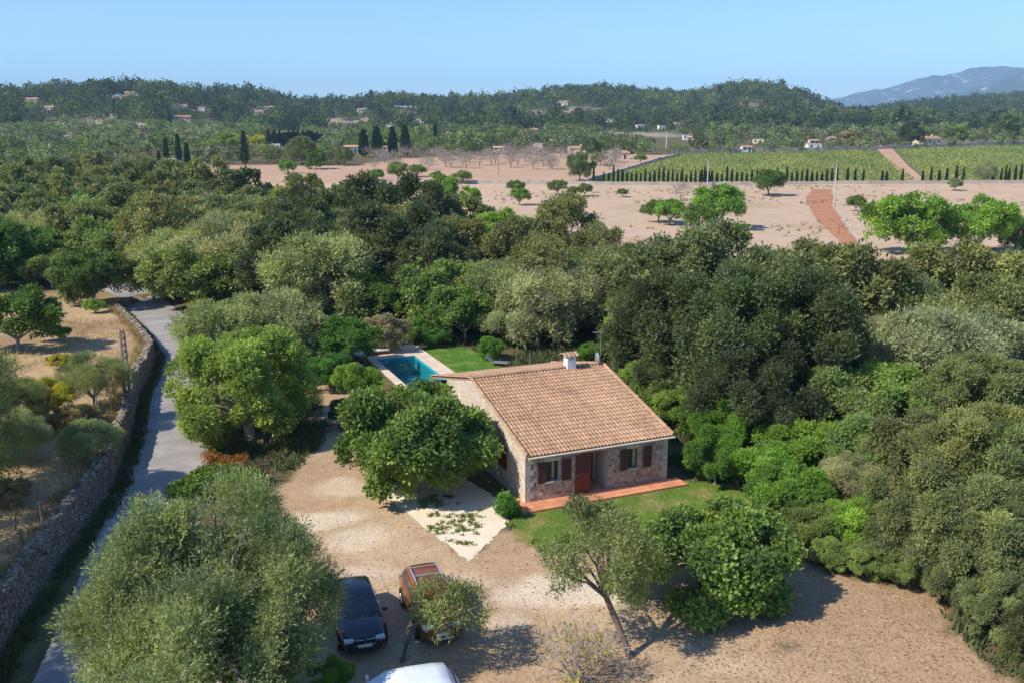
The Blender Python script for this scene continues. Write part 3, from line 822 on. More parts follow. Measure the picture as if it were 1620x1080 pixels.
def make_car(name, label, loc, head, paint, L=4.4, Wd=1.8, Ht=1.6, belt=1.0, hood=.98, ws=(1.05, .30), roof_end=-1.45, glass_end=-2.0, rails=False, emblem=False, van=False, cladding=True):
    c = empty(name, loc, head, label, 'car')
    h2, w2 = L / 2, Wd / 2
    ys = [-h2, -h2 + .06, -h2 + .25, -1.5, -1.0, -.4, .2, .7, ws[0], h2 - .75, h2 - .3, h2 - .1, h2]
    wt = [(-h2, w2 * .80), (-h2 + .06, w2 * .90), (-h2 + .3, w2 * .97), (-1.0, w2), (1.0, w2), (h2 - .5, w2 * .95), (h2 - .15, w2 * .84), (h2, w2 * .68)]
    tt = [(-h2, belt - .12), (-h2 + .1, belt), (ws[0] - .1, belt), (ws[0], hood + .02), (h2 - .5, hood - .06), (h2 - .18, hood - .18), (h2, hood - .34)]
    bt = [(-h2, .42), (-h2 + .3, .24), (h2 - .4, .22), (h2, .30)]
    def section(y):
        w, zt, zb = interp(y, wt), interp(y, tt), interp(y, bt)
        half = [(w * .80, zb), (w * .96, zb + .08), (w, zb + (zt - zb) * .45), (w * .985, zb + (zt - zb) * .70), (w * .95, zt - .07), (w * .88, zt - .01), (w * .5, zt + .022)]
        return [(x, y, z) for x, z in half] + [(0, y, zt + .03)] + [(-x, y, z) for x, z in half[::-1]]
    mb = MB()
    secs = [section(y) for y in ys]
    mb.grid(secs[::-1])
    mb.add(secs[0], [tuple(range(15))]); mb.add(secs[-1], [tuple(range(15))[::-1]])
    # greenhouse with roof
    rwt = w2 * .72
    gw = [(glass_end, w2 * .80, belt - .02), (roof_end, rwt * .96, Ht - .05), (roof_end + .35, rwt, Ht - .01), (-.35, rwt * 1.02, Ht + .0), (ws[1] - .05, rwt, Ht - .045), (ws[0], w2 * .84, hood + .0)]
    def gsec(y, w, z):
        t = (z - belt) / (Ht - belt)
        wb = w2 * .90
        return [(wb if .2 < t else w, y, belt - .03 if t > .2 else z - .02), (wb + (w - wb) * .5, y, (belt + z) / 2), (w, y, z - .05 * max(t, 0)), (w * .9, y, z), (w * .5, y, z + .022 * max(t, 0)), (0, y, z + .03 * max(t, 0)), (-w * .5, y, z + .022 * max(t, 0)), (-w * .9, y, z), (-w, y, z - .05 * max(t, 0)), (-(wb + (w - wb) * .5), y, (belt + z) / 2), (-(wb if .2 < t else w), y, belt - .03 if t > .2 else z - .02)]
    gs = [gsec(*g) for g in gw]
    mb.grid(gs[::-1])
    mb.build('body', paint, c)
    def pane(nm, q, out, m=M_GLASS, shrink=.93, parent=c):
        v = [Vector(p) for p in q]; cen = sum(v, Vector()) / len(v)
        n_ = (v[1] - v[0]).cross(v[2] - v[0]).normalized()
        if n_.dot(Vector(out)) < 0:
            n_ = -n_
        a = [cen + (p - cen) * shrink + n_ * .012 for p in v]
        g = MB(); g.add([*a, *[p - n_ * .03 for p in a]], [tuple(range(len(a)))] + [(i, len(a) + i, len(a) + (i + 1) % len(a), (i + 1) % len(a)) for i in range(len(a))])
        return g.build(nm, m, parent)
    A, B = gs[5], gs[4]
    pane('windshield', [A[3], A[7], B[8], B[2]], (0, 1, .6))
    A, B = gs[0], gs[1]
    pane('rear_window', [A[3], A[7], B[8], B[2]], (0, -1, .6), shrink=.88)
    for sg in (1, -1):
        def sp(y, f):
            wb, z0 = w2 * .90, belt + .02; z = belt + .02 + (Ht - .11 - belt) * f
            return (sg * (wb + (rwt - wb) * f * .97), y, z)
        span = [(ws[0] - .22, ws[1] - .02), (.02, -.42), (-.48, -1.18), (-1.24, roof_end - .28)]
        front = [sp(ws[0] - .20, .0), sp(.05, .0), sp(.05, 1), sp(ws[1] + .0, 1)]
        mid = [sp(-.02, .0), sp(-.98, .0), sp(-.98, 1), sp(-.02, 1)]
        back = [sp(-1.04, .0), sp(roof_end - .22, .12), sp(roof_end + .02, .94), sp(-1.04, 1)]
        for q in (front, mid, back):
            pane('side_window', q, (sg, 0, .3), shrink=.95)
        m_ = MB(); m_.box((sg * (w2 + .02) - .10 * (sg < 0), ws[0] - .30, belt + .02), (sg * (w2 + .02) + .10 * (sg > 0) + .0, ws[0] - .17, belt + .16)) if False else m_.box((min(sg * (w2 - .02), sg * (w2 + .17)), ws[0] - .32, belt + .02), (max(sg * (w2 - .02), sg * (w2 + .17)), ws[0] - .20, belt + .17))
        m_.build('mirror', paint if not rails else M_CLAD, c, .03)
        hb = MB()
        w_ = interp(h2 - .12, wt)
        hb.box((min(sg * .40, sg * (w_ + .02)), h2 - .26, hood - .33), (max(sg * .40, sg * (w_ + .02)), h2 - .035, hood - .20))
        hb.build('headlight', M_LAMP, c, .03)
        tb = MB(); tb.box((min(sg * .5, sg * w2 * .9), -h2 - .015, belt - .28), (max(sg * .5, sg * w2 * .9), -h2 + .12, belt - .10)); tb.build('tail_light', M_DOORRED, c, .02)
        for y in (h2 - .88, -h2 + .82):
            if cladding:
                ar = MB(); R0 = .37
                rows = [[(sg * (w2 + .012), y + r * math.cos(a), .335 + r * math.sin(a)) for a in (math.pi * q / 12 for q in range(13))] for r in (R0 - .02, R0 + .05)]
                ar.grid(rows); rows2 = [rows[1], [(sg * (w2 - .08), p[1], p[2]) for p in rows[1]]]; ar.grid(rows2); ar.build('wheel_arch', M_CLAD, c)
            wh = MB(); k_ = 22; R0 = .335
            prof = [(w2 - .19, R0 * .62), (w2 - .19, R0 * .96), (w2 - .14, R0), (w2 - .03, R0), (w2 + .012, R0 * .95), (w2 + .016, R0 * .68)]
            wh.grid([[(sg * x, y + r * math.cos(2 * math.pi * j / k_), .335 + r * math.sin(2 * math.pi * j / k_)) for j in range(k_)] for x, r in prof], close=True)
            wo_ = link(bpy.data.objects.new('wheel', wh.mesh('tyre', M_TYRE))); wo_.parent = c
            ri = MB()
            ri.add([(sg * (w2 - .02), y + R0 * .68 * math.cos(2 * math.pi * j / k_), .335 + R0 * .68 * math.sin(2 * math.pi * j / k_)) for j in range(k_)], [tuple(range(k_))])
            for q in range(5):
                a = 2 * math.pi * q / 5
                ri.tube([(sg * w2, y, .335), (sg * w2, y + R0 * .64 * math.cos(a), .335 + R0 * .64 * math.sin(a))], .03, 4)
            ri.build('rim', M_RIM, wo_)
        if rails:
            rr_ = MB()
            pts = [(sg * (rwt - .10), yy, zz) for yy, zz in ((roof_end + .15, Ht - .02), (roof_end + .28, Ht + .075), (-.4, Ht + .095), (ws[1] - .22, Ht + .05), (ws[1] - .10, Ht - .03))]
            rr_.tube(pts, .034, 6); rr_.build('roof_rail', M_RAIL, c)
    for sg in (1, -1):
        for y in (ws[0] - .28, -.42, -1.22):
            gp_ = MB(); q = section(y); q = q[1:6] if sg > 0 else q[9:14]
            gp_.tube([(x + sg * .002, y_, z) for x, y_, z in q], .011, 4)
            gp_.build('door_gap', M_CLAD, c)
        for y in (-.28, -1.08):
            dh = MB(); x_ = sg * (interp(y, wt) + .004); dh.box((min(x_, x_ + sg * .03), y - .1, belt - .2), (max(x_, x_ + sg * .03), y + .1, belt - .165))
            dh.build('door_handle', M_CHROME if not rails else M_CLAD, c)
    hg = MB(); q = section(ws[0] + .06)[4:11]; hg.tube([(x, y_, z + .004) for x, y_, z in q], .012, 4); hg.build('bonnet_gap', M_CLAD, c)
    for x0 in (-.12, .42):
        wp_ = MB(); wp_.tube([(x0, ws[0] + .0, hood + .05), (x0 - .45, ws[0] - .12, hood + .13)], .012, 4)
        wp_.build('wiper', M_CLAD, c)
    if rails:
        for yy in (roof_end + .45, -.35):
            rr_ = MB(); rr_.tube([(-rwt + .10, yy, Ht + .085), (rwt - .10, yy, Ht + .085)], .026, 6); rr_.build('crossbar', M_RAIL, c)
        sk = MB(); sk.box((-w2 * .5, h2 - .2, .26), (w2 * .5, h2 + .03, .36)); sk.build('skid_plate', M_RAIL, c, .02)
    gr = MB(); gr.box((-.40, h2 - .16, hood - .37), (.40, h2 + .012, hood - .20))
    gr.build('grille', M_CLAD, c, .02)
    ct = MB()
    for sg in (1, -1):
        ct.tube([(sg * .06, h2 + .022, hood - .22), (sg * .40, h2 + .006, hood - .20), (sg * .52, h2 - .02, hood - .30), (sg * .36, h2 + .015, hood - .42), (0, h2 + .03, hood - .43)], .013, 5)
    ct.build('chrome_trim', M_CHROME, c)
    bp = MB(); bp.box((-w2 * .62, h2 - .25, .28), (w2 * .62, h2 + .02, .46)); bp.build('bumper', M_CLAD if cladding else paint, c, .05)
    pt_ = MB(); pt_.box((-.26, h2 + .02, .47), (.26, h2 + .045, .585)); pt_.build('number_plate', M_PLATE, c)
    if emblem:
        e = MB(); q = [(0, .075), (.045, 0), (0, -.075), (-.045, 0)]
        rows = [[(x * k_, h2 + .03, hood - .28 + z * k_) for x, z in q] for k_ in (1, .55)]
        e.grid(rows, close=True); e.build('diamond_emblem', M_CHROME, c)
    return c

def face(hx, hy):
    return math.atan2(-hx, hy)
hd = Vector((.30, -.954)).normalized()
fc = np.array([*at(580, 1019, .55)[:2], 0])
make_car('black_suv', 'black SUV coupe parked facing out beside the copper car', (fc[0] - hd.x * 2.25 - .05, fc[1] - hd.y * 2.25, .012), face(hd.x, hd.y), M_BLACKCAR, 4.5, 1.82, 1.56, .98, .96, (1.05, .22), -1.25, -2.1, emblem=True)
fo = np.array([*at(706, 1001, .55)[:2], 0])
hd2 = Vector((.31, -.95)).normalized()
make_car('copper_suv', 'copper brown SUV with silver roof rails half hidden under a leafy branch', (fo[0] - hd2.x * 2.15 - .12, fo[1] - hd2.y * 2.15, .012), face(hd2.x, hd2.y), M_ORANGE, 4.3, 1.80, 1.64, 1.04, 1.04, (1.0, .38), -1.55, -1.98, rails=True)
hd3 = Vector((-.963, -.27)).normalized()
rr = at(650, 1053, 1.52)
make_car('white_car', 'pale white hatchback with a dusty roof at the bottom edge below the copper car', (rr[0] + .17 + hd3.x * .55, rr[1] - .56 + hd3.y * .55, .012), face(hd3.x, hd3.y), M_WHITECAR, 4.2, 1.78, 1.53, .98, .95, (1.15, .42), -1.62, -2.0, cladding=False)
# ------------------------------------------------------------------ trees
def unit(v):
    return v / np.maximum(np.linalg.norm(v, axis=1, keepdims=True), 1e-9)

def crown(seed, R=4.0, Rz=3.2, hc=4.0, n_lobe=9, lobe_r=.46, n_puff=110, puff_r=.16, n_leaf=30000, leaf=(.2, .1), per=5, up=.3, wisp=.6, low=-.35, off=(0, 0), core=.5):
    """leaf sprays gathered on puffs, puffs on lobes: arrays verts, quads, tone, plus the lobe centres"""
    g = np.random.default_rng(seed)
    zz = low + (1 - low) * (np.arange(n_lobe) + .5) / n_lobe; aa = np.arange(n_lobe) * 2.39996 + g.uniform(0, 6)
    d = np.stack([np.sqrt(1 - zz ** 2) * np.cos(aa), np.sqrt(1 - zz ** 2) * np.sin(aa), zz], 1)
    d = unit(d + g.normal(size=d.shape) * .16)
    lr = lobe_r * g.uniform(.55, 1.4, len(d))
    lc = d * ((1 - lr) * g.uniform(.78, 1.22, len(d)))[:, None]
    lc = np.concatenate([lc, [[0, 0, .1]]]); lr = np.append(lr, core)
    pl_ = g.integers(0, len(lc), n_puff)
    pd = unit(g.normal(size=(n_puff, 3)) + 1.5 * lc[pl_] + np.array([0, 0, .25]))
    pc = lc[pl_] + pd * (lr[pl_] * g.uniform(.62, 1.12, n_puff))[:, None]
    pr = puff_r * np.clip(np.exp(g.normal(-.08, .42, n_puff)), .35, 2.1)
    ptone = g.uniform(0, 1, n_puff)
    ns = n_leaf // per
    sp = g.choice(n_puff, ns, p=pr ** 2 / (pr ** 2).sum())
    sd = unit(g.normal(size=(ns, 3)) + .55 * pd[sp] + np.array([0, 0, .25]))
    st = pc[sp] + sd * (pr[sp] * g.uniform(.12, 1.0, ns) ** .4)[:, None]
    sc_ = np.array([R, R, Rz])
    st = st * sc_
    ax = unit(sd + wisp * g.normal(size=(ns, 3)) * .5 + np.array([0, 0, up]))
    l, w = leaf
    k_ = np.arange(per) * l * .55
    base = (st[:, None, :] + ax[:, None, :] * k_[None, :, None]).reshape(-1, 3)
    n = len(base)
    axl = np.repeat(ax, per, 0)
    ld = unit(axl * .8 + g.normal(size=(n, 3)) * .65)
    nm = unit(g.normal(size=(n, 3)) * .7 + np.array([0, 0, .8]) + np.repeat(pd[sp], per, 0) * .8)
    sd_ = unit(np.cross(ld, nm))
    ls = g.uniform(.5, 1.45, n)[:, None]
    tip, mid = base + ld * l * ls, base + ld * l * ls * .45
    v = np.stack([base, mid + sd_ * w * .5 * ls, tip, mid - sd_ * w * .5 * ls], 1)
    v = v + np.array([off[0], off[1], hc])
    v[..., 2] = np.maximum(v[..., 2], .04)
    tone = np.clip(.6 * np.repeat(ptone[sp], per) + .4 * g.uniform(0, 1, n), 0, 1)
    return v.reshape(-1, 3), np.arange(4 * n).reshape(-1, 4), tone, lc * sc_ + [off[0], off[1], hc]

def trunk_mesh(name, lobes, hc, r0, seed, m, fork=.38, lean=(0, 0), base=(0, 0)):
    g = random.Random(seed); mb = MB()
    f = Vector((lean[0], lean[1], hc * fork))
    b0 = Vector((base[0], base[1], -.15))
    mid = b0.lerp(f, .5) + Vector((g.gauss(0, .08), g.gauss(0, .08), 0))
    mb.tube([b0, b0.lerp(mid, .15) + Vector((0, 0, .05)), mid, f], [r0 * 1.5, r0 * 1.1, r0 * .9, r0 * .8], 8)
    for c in lobes:
        c = Vector([float(q) for q in c]); m1 = f.lerp(c, .5) + Vector((g.gauss(0, .15), g.gauss(0, .15), .12 * (c - f).length))
        mb.tube([f, m1, c], [r0 * .6, r0 * .34, min(r0 * .12, .035)], 6)
        for _ in range(3):
            e = c + Vector((g.gauss(0, 1), g.gauss(0, 1), g.gauss(.3, .7))) * .13 * (c - f).length
            mb.tube([m1.lerp(c, g.uniform(.2, .8)), c.lerp(e, .6), e], [min(r0 * .2, .035), min(r0 * .12, .022), .008], 4)
    return mb.mesh(name, m)

SPEC = {   # kind: crown arguments and leaf quantities per tier (near, mid, far)
    'olive': dict(a=dict(n_lobe=15, lobe_r=.34, n_puff=120, puff_r=.15, up=.35, wisp=.5), Rz=3.2, hc=3.1,
                  near=(90000, (.15, .045), 6), mid=(30000, (.26, .085), 5), far=(12000, (.36, .14), 3), bark=M_BARKP),
    'oak': dict(a=dict(n_lobe=18, lobe_r=.29, n_puff=120, puff_r=.125, up=.2, wisp=1.2, low=-.5), Rz=3.7, hc=3.7,
                near=(90000, (.145, .08), 6), mid=(28000, (.25, .14), 5), far=(11000, (.36, .21), 2), bark=M_BARK),
    'broad': dict(a=dict(n_lobe=15, lobe_r=.33, n_puff=105, puff_r=.14, up=.15, wisp=1.2, low=-.4), Rz=3.2, hc=2.9,
                  near=(64000, (.18, .11), 5), mid=(24000, (.26, .165), 4), far=(10000, (.37, .24), 2), bark=M_BARKP),
    'dome': dict(a=dict(n_lobe=12, lobe_r=.34, n_puff=170, puff_r=.12, up=.1, wisp=.8, low=.0), Rz=2.6, hc=3.0,
                 near=(50000, (.18, .11), 4), mid=(20000, (.26, .16), 3), far=(9000, (.36, .23), 2), bark=M_BARK),
}
TREES = {}
def proto(kind, tier, var):
    key = (kind, tier, var)
    if key not in TREES:
        s_ = SPEC[kind]; n_, lf, per = s_[tier]
        v, f, t, lc = crown(17 * var + len(kind) * 101, R=4.0, Rz=s_['Rz'], hc=s_['hc'], n_leaf=n_, leaf=lf, per=per, **s_['a'])
        if tier == 'far':
            lc = lc[:4]
        TREES[key] = (mesh_np(f'{kind}_crown', v, f, M_LEAF, tone=t), trunk_mesh(f'{kind}_trunk', lc[:7], s_['hc'], .22, var, s_['bark']))
    return TREES[key]

TINT = dict(bigolive=(.150, .180, .092), almond=(.125, .145, .062), olive=(.170, .195, .098), greyolive=(.178, .19, .122), oak=(.096, .114, .056), darkoak=(.058, .072, .034), carob=(.075, .125, .030), bright=(.12, .20, .034),
            fig=(.100, .148, .040), mulberry=(.15, .20, .05), brownoak=(.116, .128, .056), yellow=(.26, .25, .035), mid=(.118, .155, .052), pine=(.085, .125, .04), hedge=(.085, .165, .024), laurel=(.06, .14, .025), pale=(.182, .195, .13), dry=(.22, .18, .12), dark=(.045, .07, .028), reed=(.22, .27, .09))
NAMES = dict(olive='olive_tree', oak='oak_tree', broad='broadleaf_tree', dome='carob_tree')
PLACED = []
rt = random.Random(11)
def tree(kind, x, y, R, tint, label, group=None, name=None, cat='tree', hs=1.0, tier=None, var=None, z=None, lum=1.0):
    d = math.hypot(x, y)
    tier = tier or ('near' if d < 68 else 'mid' if d < 140 else 'far')
    nv = {'near': 2, 'mid': 2, 'far': 3}[tier]
    cm, tm = proto(kind, tier, rt.randrange(nv) if var is None else var)
    s_ = R / 4.0
    c = np.array(TINT[tint]) * np.array([1.46, 1.52, 1.36]) * lum * rt.uniform(.84, 1.16) * np.array([rt.uniform(.92, 1.10), 1, rt.uniform(.9, 1.12)])
    e = empty(name or NAMES[kind], (x, y, float(hz(x, y)) if z is None else z), rt.uniform(0, 6.28), label, cat, group)
    e.scale = (s_, s_, s_ * hs)
    for nm, me in (('crown', cm), ('trunk', tm)):
        o = link(bpy.data.objects.new(nm, me)); o.parent = e
        if nm == 'crown':
            o.color = (*[float(q) for q in c], 1)
    PLACED.append((x, y, R))
    return e

def place(px, py, rpx, kind, hs=1.0, hcx=None):
    """ground position and radius of a crown whose centre is seen at a photo point"""
    R = 3.0
    for _ in range(6):
        hc = SPEC[kind]['hc'] / 4 * R * hs if hcx is None else hcx
        p = at(px, py, hc)
        g = float(hz(p[0], p[1])) if p[1] < 900 else 0
        p = at(px, py, hc + g)
        R = rpx * (p[1] * math.cos(PITCH) + (H - hc - g) * math.sin(PITCH)) / FPX
    return p[0], p[1], R

def T(kind, px, py, rpx, tint, label, hs=None, hc=None, **kw):
    hs = hs or rt.uniform(.88, 1.12)
    x, y, R = place(px, py, rpx, kind, hs, hc)
    return tree(kind, x, y, R, tint, label, hs=hs, **kw)

def hero(name, label, loc, seed, tint, r0, bark, cat='tree', lean=(0, 0), base=(0, 0), fork=.38, more=(), **ca):
    parts_ = [crown(seed, **ca)]
    for i, m in enumerate(more):
        parts_.append(crown(seed + 50 + i, **{**ca, **m}))
    off = np.cumsum([0] + [len(q[0]) for q in parts_])
    v = np.concatenate([q[0] for q in parts_]); f = np.concatenate([q[1] + o_ for q, o_ in zip(parts_, off)]); t = np.concatenate([q[2] for q in parts_]); lc = np.concatenate([q[3] for q in parts_])
    e = empty(name, loc, 0, label, cat)
    o = link(bpy.data.objects.new('crown', mesh_np('crown', v, f, M_LEAF, tone=t))); o.parent = e; o.color = (*[m_ * q for m_, q in zip((1.5, 1.55, 1.4), TINT[tint])], 1)
    o = link(bpy.data.objects.new('trunk', trunk_mesh('trunk', lc, ca['hc'], r0, seed, bark, fork, lean, base))); o.parent = e
    PLACED.append((loc[0], loc[1], ca['R']))
    return e

# --- the large trees round the yard
p = at(338, 905, 4.7); p2, p3, p4 = at(248, 995, 3.0), at(420, 1005, 2.8), at(300, 1090, 2.8)
hero('olive_tree', 'huge grey green olive tree between the road and the parked cars', (p[0], p[1] - .6, 0), 5, 'bigolive', .42, M_BARKP, R=2.95, Rz=2.75, hc=4.5, n_lobe=20, lobe_r=.26, core=.3, n_puff=170, puff_r=.125, n_leaf=130000, leaf=(.115, .032), per=9, up=.45, wisp=.45, low=-.35, off=(0, .6),
     more=[dict(R=2.35, Rz=2.1, hc=2.8, n_leaf=80000, off=(p2[0] - p[0], p2[1] - p[1] + .6)), dict(R=2.3, Rz=2.0, hc=2.6, n_leaf=80000, off=(p3[0] - p[0], p3[1] - p[1] + .6)), dict(R=2.8, Rz=2.2, hc=2.7, n_leaf=80000, off=(p4[0] - p[0], p4[1] - p[1] + .6))])
p = at(388, 618, 3.1)
hero('mulberry_tree', 'broad yellow green mulberry tree leaning over the road by the plank fence', (p[0], p[1], 0), 8, 'mulberry', .34, M_BARKP, R=4.4, Rz=3.5, hc=3.0, n_lobe=24, lobe_r=.29, n_puff=220, puff_r=.12, n_leaf=110000, leaf=(.155, .09), per=4, up=.1, wisp=.9, low=-.75)
p = at(652, 702, 2.7)
hero('fig_tree', 'round dark green fig tree shading the left gable of the stone house', (p[0], p[1], 0), 12, 'fig', .30, M_BARKP, R=3.7, Rz=2.8, hc=2.65, n_lobe=18, lobe_r=.30, n_puff=180, puff_r=.125, n_leaf=76000, leaf=(.19, .13), per=4, up=.25, wisp=.8, low=-.5)
p = at(1128, 880, 1.7)
hero('fig_tree', 'rounded green fig tree standing on the front lawn edge right of the leaning tree', (p[0], p[1], 0), 21, 'fig', .26, M_BARKP, R=2.95, Rz=1.75, hc=1.65, n_lobe=18, lobe_r=.30, n_puff=170, puff_r=.13, n_leaf=62000, leaf=(.17, .11), per=4, up=.25, wisp=.8, low=-.7)
b0 = at(998, 1037); p = at(945, 880, 3.6)
hero('almond_tree', 'slender leaning almond tree with sparse olive green crown on the bare ground', (b0[0], b0[1], 0), 31, 'almond', .13, M_BARK, lean=(-.95, .15), fork=.66, R=2.0, Rz=1.7, hc=3.5, n_lobe=13, lobe_r=.33, n_puff=120, puff_r=.15, n_leaf=23000, leaf=(.12, .045), per=5, up=.2, wisp=.9, low=-.4, off=(p[0] - b0[0], p[1] - b0[1]))

b0 = at(636, 1046); p = at(712, 962, 2.3)
hero('young_tree', 'small wispy tree arching its leafy branch over the copper car bonnet', (b0[0], b0[1], 0), 33, 'almond', .10, M_BARK, lean=(.5, .5), fork=.6, R=1.35, Rz=.95, hc=2.2, n_lobe=10, lobe_r=.33, n_puff=46, puff_r=.19, n_leaf=6500, leaf=(.13, .042), per=5, up=-.1, wisp=1.1, low=-.5, off=(p[0] - b0[0], p[1] - b0[1]))
b0 = at(908, 1082); p = at(918, 1035, 1.0)
hero('bare_shrub', 'nearly leafless grey shrub with a few yellowish leaves at the bottom edge', (b0[0], b0[1], 0), 35, 'yellow', .06, M_BARKP, cat='shrub', fork=.25, R=1.35, Rz=.95, hc=1.0, n_lobe=16, lobe_r=.36, n_puff=60, puff_r=.16, n_leaf=420, leaf=(.13, .07), per=4, up=.2, wisp=1.0, low=-.2)
# grey twigs of that shrub and of the bare almonds
def twig_mesh(name, seed, R, Rz, hc, n, m, th=.012):
    v, f, t, lc = crown(seed, R=R, Rz=Rz, hc=hc, n_lobe=10, lobe_r=.5, n_puff=60, puff_r=.3, n_leaf=n, leaf=(R * .26, th), per=3, up=.3, wisp=.7)
    return mesh_np(name, v, f, m, tone=t)
o = link(bpy.data.objects.new('twigs', twig_mesh('twigs', 4, 1.35, .95, 1.0, 1500, M_TWIG, .022))); o.parent = bpy.data.objects['bare_shrub']
p = at(802, 802, .45)
hero('round_bush', 'small clipped round bush at the left end of the tiled terrace', (p[0], p[1], 0), 37, 'laurel', .04, M_BARK, cat='bush', R=.58, Rz=.55, hc=.52, n_lobe=6, lobe_r=.6, n_puff=40, puff_r=.3, n_leaf=4200, leaf=(.09, .06), per=3, up=.2, wisp=.8, low=-.6)
p = at(525, 1062, 1.2)
T('broad', 522, 1075, 34, 'bright', 'light green sapling at the bottom edge between the big olive and the white van', name='sapling')

# --- right side: the wood behind and beside the house (kind, px, py, radius px, tint, label)
WOOD = 'trees of the wood right of the house'
rw = [
 ('oak', 1040, 455, 82, 'oak', 'tall grey green holm oak rising behind the right end of the roof'),
 ('oak', 1125, 445, 92, 'oak', 'broad holm oak whose top stands highest behind the house wood'),
 ('oak', 1165, 560, 96, 'darkoak', 'dark holm oak with deep shadows right of the house'),
 ('oak', 1075, 545, 80, 'darkoak', 'dark holm oak close behind the right roof edge of the house'),
 ('oak', 1215, 465, 88, 'oak', 'holm oak at the dense heart of the wood below the red strip'),
 ('oak', 1265, 560, 88, 'darkoak', 'dark holm oak above the bright green hedge trees'),
 ('oak', 1285, 440, 80, 'brownoak', 'brownish green holm oak below the ploughed red strip'),
 ('oak', 1345, 500, 72, 'oak', 'holm oak beside a grey olive on the right of the wood'),
 ('oak', 1190, 640, 66, 'darkoak', 'low dark oak just above the bright green hedge'),
 ('oak', 1410, 470, 72, 'brownoak', 'olive brown oak below the two bright field trees'),
 ('oak', 1500, 460, 74, 'brownoak', 'brown green oak below the second bright field tree'),
 ('oak', 1590, 470, 74, 'brownoak', 'brown green oak at the right edge below the field'),
 ('olive', 1375, 560, 62, 'greyolive', 'grey green olive crown in the middle of the right wood'),
 ('olive', 1470, 570, 72, 'greyolive', 'pale grey olive with bare twigs low in the right wood'),
 ('olive', 1570, 565, 72, 'greyolive', 'pale grey olive near the right edge of the wood'),
 ('broad', 1430, 650, 80, 'mulberry', 'broad mid green tree below the pale grey olives'),
 ('broad', 1335, 655, 72, 'mid', 'mid green tree sloping down from the dark oaks'),
 ('oak', 1530, 650, 76, 'brownoak', 'olive brown oak below the pale grey olives near the right edge'),
 ('oak', 1610, 660, 80, 'brownoak', 'olive brown oak cut by the right edge at mid height'),
 ('broad', 1270, 715, 58, 'bright', 'yellow green tree next to the clipped bright hedge'),
 ('broad', 1385, 725, 66, 'mid', 'mid green tree in the lower middle of the right wood'),
 ('olive', 1345, 770, 52, 'greyolive', 'small greyish tree with a dead branch above the drive end'),
 ('broad', 1205, 745, 46, 'bright', 'bright leafy tree behind the fig on the front lawn'),
 ('broad', 1250, 785, 50, 'hedge', 'very bright green leafy shrub tree above the drive bend'),
 ('broad', 1352, 832, 44, 'bright', 'bright round tree at the foot of the right wood'),
 ('broad', 1290, 835, 42, 'mid', 'low mid green tree where the lawn meets the wood'),
 ('oak', 1460, 740, 76, 'brownoak', 'bushy brown green oak in the lower right wood'),
 ('oak', 1550, 745, 82, 'brownoak', 'large brown green oak in the lower right wood near the edge'),
 ('oak', 1620, 780, 76, 'brownoak', 'brown green oak at the right edge of the lower wood'),
 ('oak', 1440, 835, 62, 'oak', 'dark green oak at the foot of the wood facing the drive'),
 ('oak', 1530, 850, 80, 'brownoak', 'wide brown green oak beside the end of the bare yard'),
 ('oak', 1615, 890, 82, 'oak', 'oak at the right edge beside the end of the bare yard'),
 ('broad', 1375, 888, 34, 'mid', 'low green shrub tree along the far edge of the bare yard'),
 ('broad', 1430, 900, 34, 'mid', 'low green shrub tree right of its twin at the yard edge'),
 ('broad', 1318, 878, 28, 'mid', 'smallest green shrub tree at the corner of the bare yard'),
 ('oak', 1585, 960, 58, 'oak', 'dark oak shrub tree bordering the bare yard on the right'),
 ('oak', 1665, 1035, 72, 'darkoak', 'dark oak shrub tree in the lower right corner'),
 ('oak', 1500, 912, 44, 'oak', 'low dark oak shrub tree behind the bare yard'),
 ('oak', 1010, 530, 52, 'oak', 'grey green oak leaning over the upper right roof edge'),
 ('oak', 985, 505, 44, 'oak', 'small grey green oak behind the roof antenna'),
 ('oak', 1060, 600, 60, 'darkoak', 'dark oak filling the shade behind the climbing figs'),
 ('oak', 1125, 620, 50, 'darkoak', 'dark oak between climbing figs and vivid green trees'),
 ('broad', 1036, 612, 52, 'fig', 'large leaved fig climbing beside the right roof edge'),
 ('broad', 1072, 650, 46, 'fig', 'lower large leaved fig at the right eave of the house'),
 ('broad', 985, 530, 34, 'bright', 'light green shrub tree behind the roof antenna'),
]
for i, r_ in enumerate(rw):
    big = (1.0 if r_[2] < 480 and r_[1] > 1000 else 1.28) if i < 10 else 1.15 if i < 35 else 1.0
    T(r_[0], r_[1], r_[2] + ((14 if r_[1] < 1150 else 22) if r_[2] < 480 and r_[1] > 1000 else 0), r_[3] * big, r_[4], r_[5], lum=1.2 if i >= 10 else 1.05)
